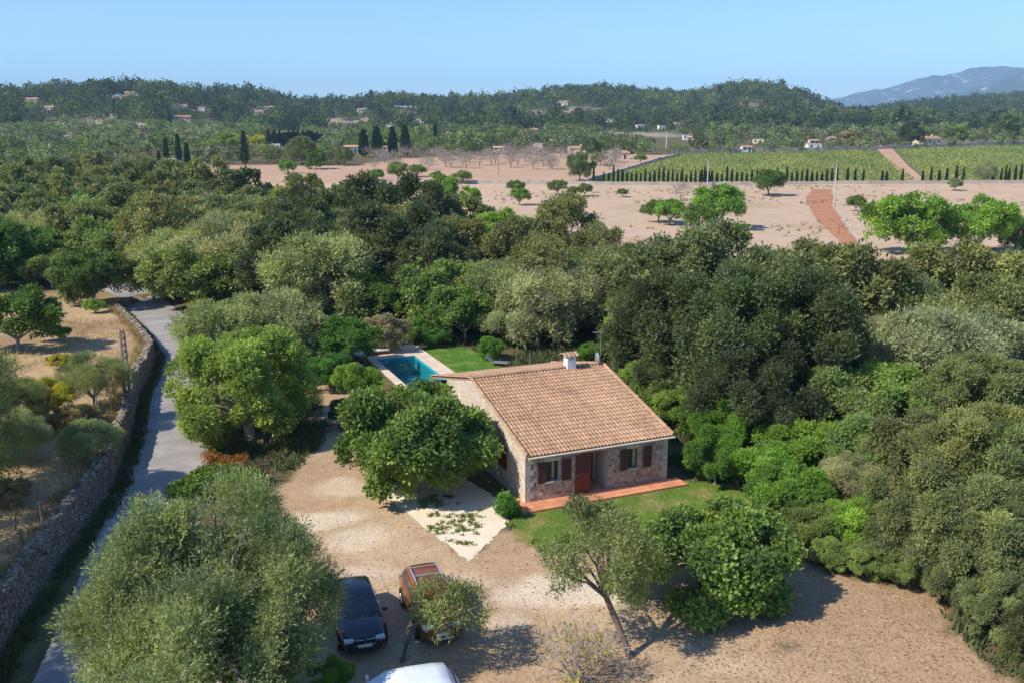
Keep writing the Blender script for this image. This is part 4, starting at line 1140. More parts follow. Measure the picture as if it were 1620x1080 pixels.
# clipped hedge right of the house
def hedge(name, pts, wd, ht, tint, label, seed, n=26000, leaf=(.14, .1), cat='hedge'):
    g = np.random.default_rng(seed)
    p = np.array([q[:2] for q in pts]); s = np.concatenate([[0], np.cumsum(np.hypot(*np.diff(p, axis=0).T))])
    t = g.uniform(0, s[-1], n); c = np.stack([np.interp(t, s, p[:, i]) for i in (0, 1)], 1)
    a = g.uniform(0, 2 * math.pi, n); r = g.uniform(.55, 1, n) ** .4
    wv = wd * (.8 + .4 * vnoise(t * .9, t * 0 + 2, seed)); hv = ht * (.85 + .3 * vnoise(t * .7, t * 0 + 5, seed))
    up_ = g.uniform(0, 1, n)
    base = np.stack([c[:, 0] + np.cos(a) * r * wv * .5, c[:, 1] + np.sin(a) * r * wv * .5, up_ ** .7 * hv * np.sqrt(np.clip(1 - (r * .75) ** 4, .1, 1))], 1)
    o3 = base.mean(0) * [1, 1, 0]
    base = base - o3
    ld = unit(g.normal(size=(n, 3)) + np.stack([np.cos(a), np.sin(a), 0 * a + .4], 1)); nm = unit(g.normal(size=(n, 3)) + [0, 0, .6]); sd = unit(np.cross(ld, nm))
    ls = g.uniform(.6, 1.3, n)[:, None]; l, w = leaf
    v = np.stack([base, base + ld * l * .5 * ls + sd * w * .5 * ls, base + ld * l * ls, base + ld * l * .5 * ls - sd * w * .5 * ls], 1).reshape(-1, 3)
    v[:, 2] = np.maximum(v[:, 2], .03)
    o = link(bpy.data.objects.new(name, mesh_np(name, v, np.arange(4 * n).reshape(-1, 4), M_LEAF, tone=g.uniform(0, 1, n))))
    o.location = [float(q) for q in o3]; o.location.z = float(hz(o3[0], o3[1]))
    o.color = (*TINT[tint], 1)
    return tag(o, label, cat)
T('broad', 1132, 728, 44, 'hedge', 'vivid green shrub tree beside the right wall of the house', hs=1.25)
T('broad', 1150, 690, 48, 'hedge', 'vivid green tree behind the one beside the right wall', hs=1.15)
T('broad', 1106, 668, 30, 'hedge', 'narrow vivid green tree close to the right eave of the house', hs=1.4)
hedge('creeper_hedge', [at(285, 800), at(330, 768), at(395, 765)], 1.5, 1.1, 'bright', 'bright green creeper spilling over the plank fence by the road', 6, 9000, (.16, .1))
hedge('flowering_hedge', [at(326, 748), at(352, 752), at(388, 758)], .5, 1.5, 'yellow', 'orange flowering climber topping the plank fence', 7, 2600, (.10, .08))
bpy.data.objects['flowering_hedge'].color = (.30, .13, .02, 1)

for i in range(70):
    px, py = rt.uniform(1180, 1640), rt.uniform(650, 960)
    if py < 690 + (1400 - px) * .12 or (px < 1560 and py > 900) or (px < 1320 and py > 850):
        continue
    x, y, R = place(px, py, rt.uniform(26, 42), 'broad')
    if any((x - a) ** 2 + (y - b) ** 2 < (.55 * (R + c)) ** 2 for a, b, c in PLACED):
        continue
    t_ = rt.choice(['mid', 'oak', 'brownoak', 'bright'])
    tree('broad' if t_ in ('mid', 'bright') else 'oak', x, y, R, t_, {'mid': 'low mid green', 'oak': 'low dark green', 'brownoak': 'low brownish green', 'bright': 'low bright green'}[t_] + ' shrub filling a gap in the wood right of the yard', {'mid': 'low mid green', 'oak': 'low dark green', 'brownoak': 'low brownish', 'bright': 'low bright'}[t_] + ' gap shrubs right of the yard', 'shrub', 'shrub')
# --- behind the house and round the pool
bk = [
 ('broad', 705, 472, 74, 'mulberry', 'large light green pepper tree behind the pool'),
 ('broad', 645, 458, 46, 'mid', 'light green tree left of the large pepper tree'),
 ('broad', 765, 455, 52, 'mid', 'green tree between pepper tree and grey olives'),
 ('broad', 735, 505, 50, 'carob', 'shaded green tree over the far end of the pool lawn'),
 ('olive', 850, 492, 66, 'pale', 'pale grey olive behind the roof ridge on the left'),
 ('olive', 905, 490, 56, 'pale', 'pale grey olive behind the chimney'),
 ('olive', 810, 515, 42, 'greyolive', 'small grey olive beside the pool lawn fence'),
 ('broad', 775, 552, 21, 'hedge', 'bright green shrub at the corner of the pool lawn', 'shrub'),
 ('broad', 938, 558, 21, 'hedge', 'bright green shrub right behind the chimney', 'shrub'),
 ('broad', 655, 525, 24, 'hedge', 'bright green shrub behind the stone bench', 'shrub'),
 ('broad', 690, 535, 20, 'laurel', 'dark green shrub at the far edge of the pool lawn', 'shrub'),
 ('broad', 610, 530, 34, 'dry', 'brownish bush behind the white day bed', 'bush'),
 ('broad', 548, 545, 46, 'laurel', 'dark glossy laurel tree left of the pool'),
 ('broad', 520, 590, 36, 'laurel', 'lower dark laurel tree beside the drive left of the pool'),
 ('broad', 590, 478, 48, 'carob', 'dark green tree left of the light pepper tree'),
 ('olive', 512, 445, 82, 'olive', 'big dark grey green olive tree in the clearing edge left of the pool'),
 ('oak', 470, 500, 46, 'darkoak', 'dark shaded oak under the big grey green olive'),
 ('broad', 565, 605, 34, 'bright', 'yellow green bush on the left pool lawn', 'bush'),
 ('broad', 612, 640, 34, 'dry', 'reddish brown bush between pool and big fig', 'bush'),
 ('broad', 550, 655, 30, 'dark', 'dark low bush beside the drive below the yellow green bush', 'bush'),
 ('broad', 585, 655, 28, 'olive', 'grey green low bush below the pool lawn', 'bush'),
 ('olive', 435, 520, 76, 'olive', 'grey green olive tree behind the yellow green mulberry'),
 ('olive', 350, 535, 62, 'olive', 'wispy grey green tree over the road behind the mulberry'),
 ('olive', 490, 540, 50, 'pale', 'pale dry looking olive behind the mulberry crown'),
 ('broad', 408, 436, 34, 'reed', 'feathery light green reed clump by the road', 'reed clump'),
 ('olive', 570, 410, 60, 'olive', 'grey green olive behind the left pool trees'),
 ('oak', 895, 378, 62, 'brownoak', 'brown green oak standing out against the bare field'),
 ('oak', 950, 410, 46, 'brownoak', 'smaller brown oak right of the one against the field'),
 ('broad', 790, 375, 44, 'bright', 'light green tree at the edge of the bare field'),
 ('broad', 740, 355, 46, 'mid', 'green tree leading down to the bare field'),
 ('oak', 800, 410, 60, 'brownoak', 'olive brown oak below the light green field edge tree'),
 ('oak', 870, 440, 50, 'brownoak', 'olive brown oak behind the pale grey olives'),
 ('oak', 985, 440, 46, 'brownoak', 'brown oak left of the tall holm oaks'),
 ('oak', 600, 350, 66, 'darkoak', 'dark holm oak on the left of the pair near the bare field'),
 ('oak', 668, 345, 56, 'darkoak', 'dark holm oak on the right of the pair near the bare field'),
 ('oak', 545, 345, 52, 'oak', 'dark holm oak left of the dark pair'),
 ('oak', 385, 318, 48, 'darkoak', 'rounded very dark oak at the near end of the red field'),
 ('oak', 320, 300, 48, 'oak', 'dark oak on the left of the very dark rounded one'),
 ('oak', 480, 330, 46, 'brownoak', 'brown green oak below the field corner'),
 ('broad', 700, 305, 27, 'bright', 'bright green field tree just above the dark oaks', 'tree'),
 ('broad', 740, 318, 22, 'bright', 'bright green field tree right of the one above the dark oaks', 'tree'),
]
for r_ in bk:
    nm = {'shrub': 'shrub', 'bush': 'bush', 'reed clump': 'reed_clump'}.get(r_[6]) if len(r_) > 6 else None
    T(r_[0], *r_[1:5], r_[5], cat=r_[6] if len(r_) > 6 else 'tree', name=nm)
# --- raised ground left of the road
lf = [
 ('broad', 146, 443, 53, 'carob', 'round bright carob tree where the road disappears'),
 ('broad', 80, 432, 39, 'mid', 'mid green tree left of the round bright carob'),
 ('broad', 25, 515, 64, 'carob', 'big dark green tree cut by the left edge'),
 ('olive', 146, 606, 48, 'olive', 'small grey green olive beside the utility pole'),
 ('broad', 84, 634, 34, 'yellow', 'yellow green small tree between the grey olives', 'tree'),
 ('olive', 30, 640, 46, 'olive', 'grey green olive behind the pale one at the left edge'),
 ('olive', 22, 692, 51, 'greyolive', 'pale grey olive at the left edge above the wall'),
 ('olive', 140, 700, 44, 'olive', 'round grey green bush tree above the stone wall'),
 ('broad', 95, 574, 17, 'yellow', 'yellow green shrub on the dry slope', 'shrub'),
 ('broad', 95, 530, 15, 'bright', 'tiny green shrub on the upper dry slope', 'shrub'),
 ('broad', 150, 487, 15, 'bright', 'tiny green shrub under the round carob', 'shrub'),
 ('broad', 105, 668, 28, 'dry', 'dry brown bush under the yellow green tree', 'bush'),
 ('broad', 135, 655, 21, 'dry', 'dry straw coloured bush left of the utility pole', 'bush'),
 ('broad', 15, 780, 30, 'dry', 'dry grey bush low on the slope at the left edge', 'bush'),
 ('broad', 240, 438, 48, 'olive', 'green tree on the right side of the road bend'),
 ('broad', 300, 445, 62, 'mid', 'large green tree beyond the road verge'),
 ('broad', 350, 450, 51, 'mid', 'green tree between the road verge and the reed clump'),
 ('broad', 318, 486, 18, 'yellow', 'yellow flowering bush on the road verge', 'bush'),
 ('broad', 218, 430, 16, 'dry', 'reddish dry bush at the road bend', 'bush'),
]
for r_ in lf:
    nm = {'shrub': 'shrub', 'bush': 'bush'}.get(r_[6]) if len(r_) > 6 else None
    T(r_[0], *r_[1:5], r_[5], cat=r_[6] if len(r_) > 6 else 'tree', name=nm)

for i, (x, y, R) in enumerate([(-25.6, 25.5, 3.8), (-26.0, 33.0, 4.1), (-27.2, 40.5, 3.9), (-24.5, 18.5, 3.4), (-33.5, 47.5, 3.8)]):
    tree('olive', x, y, R, 'olive', 'olive tree standing on the raised ground beyond the left edge of the picture', hs=1.35, group='olives beyond the left edge')
# --- the woods between road, house and fields, tree by tree
DMX = [-250, 0, 200, 300, 400, 440, 520, 600, 690, 760, 830, 900, 1000, 1150, 1330, 1420, 1620, 1800]
DMAX = [262, 258, 250, 212, 180, 168, 160, 140, 122, 100, 92, 96, 90, 80, 72, 72, 76, 78]
DNX = [-250, 0, 100, 190, 280, 420, 600, 800, 1000, 1800]
DMIN = [92, 108, 112, 118, 108, 96, 92, 84, 74, 66]
cands = []
gl = np.random.default_rng(23)
for _ in range(9000):
    px, u = gl.uniform(-40, 1660), gl.uniform(0, 1)
    lo, hi = np.interp(px, DNX, DMIN), np.interp(px, DMX, DMAX)
    d = math.sqrt(lo * lo + u * (hi * hi - lo * lo)); x = (px - 810) / FPX * (.974 * d + 4.3)
    cands.append((d, px, x))
cands.sort()
zone = {0: ('the wood left of the road', 'left'), 1: ('the wood behind the pool', 'mid'), 2: ('the wood below the red strip', 'right')}
MIX = {0: [('olive', 'olive'), ('broad', 'mid'), ('olive', 'greyolive'), ('oak', 'oak'), ('broad', 'carob'), ('olive', 'olive'), ('broad', 'mid'), ('oak', 'brownoak')],
       1: [('oak', 'oak'), ('oak', 'darkoak'), ('oak', 'brownoak'), ('olive', 'olive'), ('oak', 'brownoak')],
       2: [('oak', 'oak'), ('oak', 'brownoak'), ('olive', 'olive'), ('oak', 'brownoak')]}
DESC = {'olive': 'grey green olive tree', 'greyolive': 'pale grey olive tree', 'oak': 'dark green holm oak', 'mid': 'mid green leafy tree', 'carob': 'deep green leafy tree', 'brownoak': 'brownish green oak', 'darkoak': 'blackish green holm oak'}
nfill = 0
for d, px, x in cands:
    far_ = d / 110
    R = rt.uniform(3.3, 4.9) * (1.0 + .12 * far_)
    if any((x - a) ** 2 + (d - b) ** 2 < (.62 * (R + c)) ** 2 for a, b, c in PLACED[-1200:]):
        continue
    if wall_x(min(d, 100)) - x > -6 and d < 105:
        continue
    zi = 0 if px < 430 else 1 if px < 960 else 2
    nz = float(vnoise(np.array([x / 22.]), np.array([d / 30.]), 6)[0])
    k_, t_ = MIX[zi][min(len(MIX[zi]) - 1, int((nz * .8 + rt.random() * .35) * len(MIX[zi]) * .9))]
    if zi == 0 and d > 165 and px > 60:
        k_, t_ = rt.choice([('oak', 'oak'), ('oak', 'brownoak'), ('oak', 'oak')])
    lab = f'{DESC[t_]} in the dense canopy of {zone[zi][0]}'
    tree(k_, x, d, R, t_, lab, lum=1.1 if zi == 0 else 1.0, group=f'{DESC[t_]}s of {zone[zi][0]}', hs=rt.uniform(.9, 1.15))
    nfill += 1
print('fill trees', nfill, 'all', len(PLACED))
# ------------------------------------------------------------------ the fields
HOUSES, VIEWS = [], []
def G(kind, px, pyb, rpx, tint, label, hs=1.0, var=None, **kw):
    """tree standing at a photo point of its foot"""
    p = ground_at(px, pyb); R = rpx * (p[1] * math.cos(PITCH) + 4) / FPX
    if p[1] > 330:
        VIEWS.append((p[0], p[1], p[2] + .6 * R, R * .8, R))
    return tree(kind, p[0], p[1], R, tint, label, hs=hs, var=var, tier='mid' if p[1] < 420 else 'far', **kw)
for r_ in [
 ('dome', 822, 325, 17, 'bright', 'small round carob tree alone on the bare field in front of a paler one'),
 ('dome', 815, 308, 15, 'mid', 'paler round tree just behind the small lone carob'),
 ('dome', 882, 309, 16, 'mid', 'leaning round field tree with a bare slanting trunk'),
 ('dome', 907, 313, 11, 'mid', 'left of two touching low field trees'),
 ('dome', 925, 311, 13, 'mid', 'right of two touching low field trees'),
 ('dome', 984, 312, 9, 'mid', 'smallest round field tree right of the touching pair'),
 ('dome', 1042, 352, 24, 'carob', 'left half of the bright low carob pair on the bare field'),
 ('dome', 1060, 357, 26, 'bright', 'right half of the bright low carob pair on the bare field'),
 ('dome', 1135, 362, 44, 'bright', 'flat topped bright carob right of the low carob pair'),
 ('dome', 1105, 368, 30, 'carob', 'low carob foliage left of the flat topped bright carob'),
 ('dome', 1215, 310, 26, 'carob', 'dark round carob standing by the vineyard wall'),
 ('oak', 917, 287, 22, 'oak', 'large grey green oak standing over the pale field wall'),
 ('dome', 1354, 335, 16, 'mid', 'young green tree on the pale field right of the red strip'),
 ('broad', 1435, 402, 60, 'bright', 'big bright green tree on the pale field on the left of the pair'),
 ('broad', 1545, 402, 52, 'bright', 'big bright green tree on the pale field on the right of the pair'),
 ('broad', 1605, 395, 34, 'mid', 'green tree cut by the edge beside the big bright pair'),
 ('olive', 1558, 289, 17, 'greyolive', 'grey olive in the row of young cypresses'),
 ('dome', 1510, 302, 12, 'greyolive', 'low grey bush on the pale field before the cypress row'),
 ('dome', 732, 291, 14, 'mid', 'round tree on the red field by the pale wall'),
 ('dome', 597, 287, 12, 'bright', 'leftmost of the three green bushes on the red field'),
 ('dome', 630, 286, 18, 'mid', 'middle of the three green bushes on the red field'),
 ('dome', 660, 280, 13, 'bright', 'rightmost of the three green bushes on the red field'),
 ('dome', 690, 290, 12, 'mid', 'pale green bush before the round tree on the red field'),
 ('dome', 950, 262, 13, 'mid', 'green tree beside the pink field house'),
 ('dome', 1013, 258, 9, 'mid', 'small round tree right of the pink field house'),
 ('oak', 478, 262, 22, 'oak', 'round dark tree at the top edge of the red field'),
 ('oak', 500, 268, 15, 'carob', 'round green tree in front of the dark one on the red field'),
 ('broad', 455, 275, 13, 'bright', 'bright green bush at the left corner of the red field'),
 ('oak', 545, 262, 14, 'oak', 'dark round tree near the white roofed house'),
 ('oak', 935, 248, 15, 'oak', 'dark tree between the cream and pink field houses'),
 ('broad', 408, 241, 17, 'yellow', 'yellow autumn tree right of the solitary tall cypress'),
 ('broad', 362, 247, 24, 'mulberry', 'light green rounded trees left of the solitary tall cypress'),
 ('broad', 612, 238, 20, 'bright', 'bright green pine glowing behind the dark cypress group'),
 ('oak', 1105, 240, 14, 'oak', 'dark oak on the left end of the vineyard top wall'),
 ('oak', 1440, 232, 20, 'darkoak', 'dark tree left of the large cream villa'),
 ('broad', 1340, 234, 17, 'dry', 'reddish brown tree above the vineyard'),
 ('broad', 1510, 228, 20, 'mid', 'round green tree right of the large cream villa'),
 ('oak', 1590, 226, 22, 'oak', 'big dark green tree above the right vineyard'),
]:
    if r_[5] != 'x':
        G(*r_)

def cypress_mesh(seed, n, leaf, m=M_LEAF):
    g = np.random.default_rng(seed)
    z = g.uniform(.04, 1, n); prof = np.minimum(1, (z / .16) ** .6) * (1 - z ** 1.8) ** .8 + .04
    a = g.uniform(0, 6.283, n); r = prof * (.75 + .3 * vnoise(a * 1.3, z * 6, seed)) * g.uniform(.6, 1, n)
    b = np.stack([r * np.cos(a), r * np.sin(a), z * 6], 1)
    ld = unit(np.stack([np.cos(a) * .5, np.sin(a) * .5, 0 * a + 1.2], 1) + g.normal(size=(n, 3)) * .25); sd = unit(np.cross(ld, g.normal(size=(n, 3))))
    l, w = leaf
    v = np.stack([b, b + ld * l * .5 + sd * w * .5, b + ld * l, b + ld * l * .5 - sd * w * .5], 1).reshape(-1, 3)
    return mesh_np('cypress_crown', v, np.arange(4 * n).reshape(-1, 4), m, tone=g.uniform(0, 1, n))
CYP = [cypress_mesh(i, 700, (.9, .45)) for i in range(3)]
mb = MB(); mb.tube([(0, 0, -.2), (0, 0, 1.2)], [.16, .1], 6); CYT = mb.mesh('cypress_trunk', M_BARK)
def cypress(px, pyb, pyt, wpx, label, group=None, parts=True, tint=(.028, .050, .024), name='cypress_tree'):
    p = ground_at(px, pyb); zc = p[1] * math.cos(PITCH) + 4
    hgt, wd = (pyb - pyt) * zc / FPX / .985, wpx * zc / FPX
    me = CYP[rt.randrange(3)]
    VIEWS.append((p[0], p[1], p[2] + .25 * hgt, wd * .5, wd))
    if not parts:
        o = link(bpy.data.objects.new(name, me)); o.location = p.tolist(); o.scale = (wd / 2, wd / 2, hgt / 6.4); o.rotation_euler = (0, 0, rt.uniform(0, 6)); o.color = (*tint, 1)
        return tag(o, label, 'cypress', group)
    e = empty(name, p, rt.uniform(0, 6), label, 'cypress', group); e.scale = (wd / 2, wd / 2, hgt / 6.4)
    o = link(bpy.data.objects.new('crown', me)); o.parent = e; o.color = (*tint, 1)
    o = link(bpy.data.objects.new('trunk', CYT)); o.parent = e
    return e
for px, b_, t_, w_, lb in [(264, 262, 222, 8, 'left slim cypress of the three beside the white farmhouse'), (284, 263, 216, 9, 'tallest middle cypress of the three beside the white farmhouse'), (297, 262, 228, 9, 'right cypress of the three beside the white farmhouse'), (388, 262, 211, 10, 'solitary tall cypress left of the yellow autumn tree'),
    (576, 249, 208, 15, 'broad dark cypress next to the white roofed house'), (597, 250, 204, 15, 'second broad dark cypress from the white roofed house'), (622, 249, 204, 13, 'third dark cypress from the white roofed house'), (642, 250, 201, 14, 'tallest dark cypress of the group beyond the red field'), (689, 228, 198, 6, 'far slim cypress beyond the dark cypress group'), (426, 240, 208, 7, 'slim cypress at the left end of the dark windbreak'), (269, 200, 178, 5, 'tiny far cypress on the hillside'), (252, 258, 240, 6, 'short cypress left of the white farmhouse')]:
    cypress(px, b_, t_, w_, lb)
# windbreak of dark cypresses
for i in range(22):
    cypress(432 + i * 3.7, 236 - .06 * i, 208 + rt.uniform(0, 7), 6, 'dark cypress in the close planted windbreak beyond the red field', 'cypresses of the dark windbreak', parts=False)
# young cypresses along the vineyard wall
def wall_row(px):
    return float(np.interp(px, [938, 1100, 1290, 1450, 1620], [291.5, 292.5, 291, 290, 289.5]))
row = [939, 955] + list(np.arange(941, 1105, 7.2) + 22) + list(np.arange(1110, 1330, 7.9)) + [1340, 1352, 1365, 1395, 1402, 1427, 1459, 1472, 1485, 1497, 1512, 1523, 1570, 1583, 1590, 1595, 1605, 1614]
for i, px in enumerate(row):
    big = px > 1330
    y_ = wall_row(px) - 1.2
    hgt = rt.uniform(14, 22) if rt.random() < .75 else rt.uniform(20, 27)
    cypress(px, y_, y_ - hgt, rt.uniform(3.2, 4.6), 'young slim cypress in the row along the vineyard wall' if not big else 'young slim cypress in the sparse row by the far right vineyard', 'young cypresses along the vineyard wall' if not big else 'young cypresses by the right vineyard', parts=False, tint=(.035, .062, .026), name='young_cypress')
# low pale field wall
def low_wall(name, label, pts, ht, th, m, n=120):
    q = [ground_at(*p) for p in pts]; s = np.concatenate([[0], np.cumsum([np.hypot(*(b - a)[:2]) for a, b in zip(q[:-1], q[1:])])])
    t = np.linspace(0, s[-1], n); p = np.stack([np.interp(t, s, [k_[i] for k_ in q]) for i in (0, 1)], 1)
    tg_ = np.gradient(p, axis=0); tg_ /= np.linalg.norm(tg_, axis=1)[:, None]; nr_ = np.stack([tg_[:, 1], -tg_[:, 0]], 1)
    z = hz(p[:, 0], p[:, 1]); mb = MB(); o3 = p[0]
    rows = []
    for i in range(n):
        hh = ht * rt.uniform(.85, 1.1)
        rows.append([(p[i, 0] - o3[0] + nr_[i, 0] * d, p[i, 1] - o3[1] + nr_[i, 1] * d, z[i] + zz) for d, zz in ((th, -.3), (th, hh), (-th, hh), (-th, -.3))])
    mb.grid(rows, smooth=False); o = mb.build(name, m); o.location = (o3[0], o3[1], 0)
    return tag(o, label, 'wall')
M_FIELDW = mat('pale_field_stone', (.42, .36, .31), .95, .05, var=[(.3, .25), (2, .2)])
low_wall('field_wall', 'long low pale stone wall between bare field and vineyard', [(560, 288), (700, 290), (800, 291), (940, 292.5), (1100, 293.5), (1290, 292), (1450, 291), (1620, 290.5), (1760, 290)], 1.0, .35, M_FIELDW)
low_wall('field_wall', 'rising stone wall along the left side of the vineyard', [(925, 291), (985, 272), (1040, 255), (1075, 246)], 1.2, .4, M_FIELDW, 60)
low_wall('field_wall', 'far stone wall along the top edge of the vineyards', [(1060, 244), (1180, 241), (1300, 239), (1380, 237), (1470, 234), (1620, 229), (1760, 225)], 1.8, .5, M_FIELDW, 80)
low_wall('field_wall', 'faint stone wall along the right side of the red strip', [(1318, 328), (1337, 352), (1354, 377), (1366, 393)], .4, .18, M_FIELDW, 40)
strip('field', [ground_at(*p) for p in [(1285, 300), (1276, 312), (1282, 335), (1305, 360), (1345, 398)]], [ground_at(*p) for p in [(1312, 300), (1318, 312), (1322, 335), (1338, 360), (1368, 398)]], .06, M_RED, 70, jag=.28)
strip('path', [ground_at(*p) for p in [(1387, 236), (1412, 262), (1432, 288)]], [ground_at(*p) for p in [(1411, 235), (1436, 262), (1464, 287)]], .08, M_PATH, 50)
# vines: leafy rows on both sides of the path
def vines(name, polys, seed):
    g = np.random.default_rng(seed); V, Tn = [], []
    for poly in polys:
        P_ = np.array(poly)[:, :2]; ys = np.arange(P_[:, 1].min(), P_[:, 1].max(), 2.6)
        for y in ys:
            x0, x1 = P_[:, 0].min(), P_[:, 0].max()
            n_ = int((x1 - x0) * 3)
            x = g.uniform(x0, x1, n_); yy = y + g.normal(0, .35, n_)
            k_ = inpoly(x, yy, P_) & (vnoise(x / 5, yy / 6, 3) + g.uniform(-.3, .5, n_) > .28)
            V.append(np.stack([x[k_], yy[k_]], 1))
    b = np.concatenate(V); n = len(b); b = np.concatenate([b, (hz(b[:, 0], b[:, 1]) + g.uniform(.2, 1.2, n))[:, None]], 1)
    ld = unit(g.normal(size=(n, 3)) * [1, .6, .5]); sd = unit(np.cross(ld, g.normal(size=(n, 3)) * .5 + [0, 0, 1]))
    l = g.uniform(.5, 1.0, n)[:, None]; w = .55
    v = np.stack([b - ld * l * .5, b + sd * w * .5, b + ld * l * .5, b - sd * w * .5], 1).reshape(-1, 3)
    big = fbm(b[:, 0] / 14, b[:, 1] / 30, 4)
    t = np.array([.23, .28, .08])[None] * (.75 + .5 * big[:, None]) * (1 + .5 * (big[:, None] - .5) * np.array([1.2, 0, 0]))
    o = link(bpy.data.objects.new(name, mesh_np(name, v, np.arange(4 * n).reshape(-1, 4), M_WOOD, tone=g.uniform(.2, .8, n), tint=t)))
    print('vines', n)
    return tag(o, 'leafy green vine rows filling the two vineyards beyond the field', None, None, 'stuff')
vines('vineyard', [VIN1, VIN2], 4)
# bare almond orchard on the red field
BARE = [twig_mesh('bare_crown', 40 + i, 2.4, 1.7, 2.6, 900, M_TWIG, .09) for i in range(2)]
mb = MB(); mb.tube([(0, 0, -.2), (.1, 0, .9), (.3, .1, 1.6)], [.2, .14, .1], 6); mb.tube([(.1, 0, .9), (-.5, .2, 1.8)], [.12, .06], 5); BTR = mb.mesh('bare_trunk', M_BARK)
M_BT = M_TWIG
orch = []
for k_ in range(260):
    px, py = rt.uniform(575, 985), rt.uniform(246, 270)
    if py > 252 + .045 * abs(px - 760) + 14 or px > 905 and py < 255:
        continue
    p = ground_at(px, py)
    if any((p[0] - a) ** 2 + (p[1] - b) ** 2 < 36 for a, b in orch):
        continue
    orch.append((p[0], p[1]))
    e = empty('almond_tree', p, rt.uniform(0, 6), 'bare grey almond tree in the orchard on the red field', 'tree', 'bare almonds of the orchard')
    s_ = rt.uniform(.8, 1.25); e.scale = (s_, s_, s_)
    o = link(bpy.data.objects.new('crown', BARE[k_ % 2])); o.parent = e
    o = link(bpy.data.objects.new('trunk', BTR)); o.parent = e
    if len(orch) > 52:
        break
for px, py, lb in [(1077, 318, 'small bare tree on the pink field above the flat topped carob'), (732, 262, 'lone bare tree beside the thin pole on the red field')]:
    e = empty('almond_tree', ground_at(px, py), 1, lb, 'tree')
    o = link(bpy.data.objects.new('crown', BARE[0])); o.parent = e
    o = link(bpy.data.objects.new('trunk', BTR)); o.parent = e
# power poles
def pole(px, pyb, pyt, label, m=M_CONC, arm=1.2, r=.15):
    p = ground_at(px, pyb); zc = p[1] * math.cos(PITCH) + 4; hgt = (pyb - pyt) * zc / FPX
    e = empty('power_pole', p, .3, label, 'power pole')
    VIEWS.append((p[0], p[1], p[2] + .35 * hgt, .8, .5))
    mb = MB(); mb.tube([(0, 0, -.3), (0, 0, hgt)], [r * 1.3, r * .8], 8); mb.build('post', m, e)
    mb = MB(); mb.box((-arm, -.06, hgt - .35), (arm, .06, hgt - .2)); mb.tube([(-arm * .6, 0, hgt - .3), (0, 0, hgt - 1.2)], .04, 4); mb.tube([(arm * .6, 0, hgt - .3), (0, 0, hgt - 1.2)], .04, 4)
    for i in (-1, 0, 1):
        mb.tube([(i * arm * .9, 0, hgt - .2), (i * arm * .9, 0, hgt + .05)], .07, 5)
    mb.build('crossarm', M_METAL, e)
    return e
pole(1119, 294, 255, 'pale concrete power pole in the young cypress row')
pole(1319, 325, 262, 'tallest pale power pole beside the red strip')
pole(1054, 236, 210, 'power pole with broad crossarm beyond the vineyard wall', arm=2.2, r=.3)
pole(789, 277, 253, 'thin dark pole in the bare almond orchard', M_POLE, .5, .12)
pole(1161, 222, 203, 'pale power pole among the far trees', r=.3, arm=.8)
pole(1229, 207, 193, 'distant power pole before the right hill', r=.35, arm=.8)
pole(1480, 208, 180, 'lattice power pole left of the far cream villa', M_METAL, 1.5, .35)
pole(40, 181, 172, 'distant power pole on the left hillside', r=.4, arm=.8)

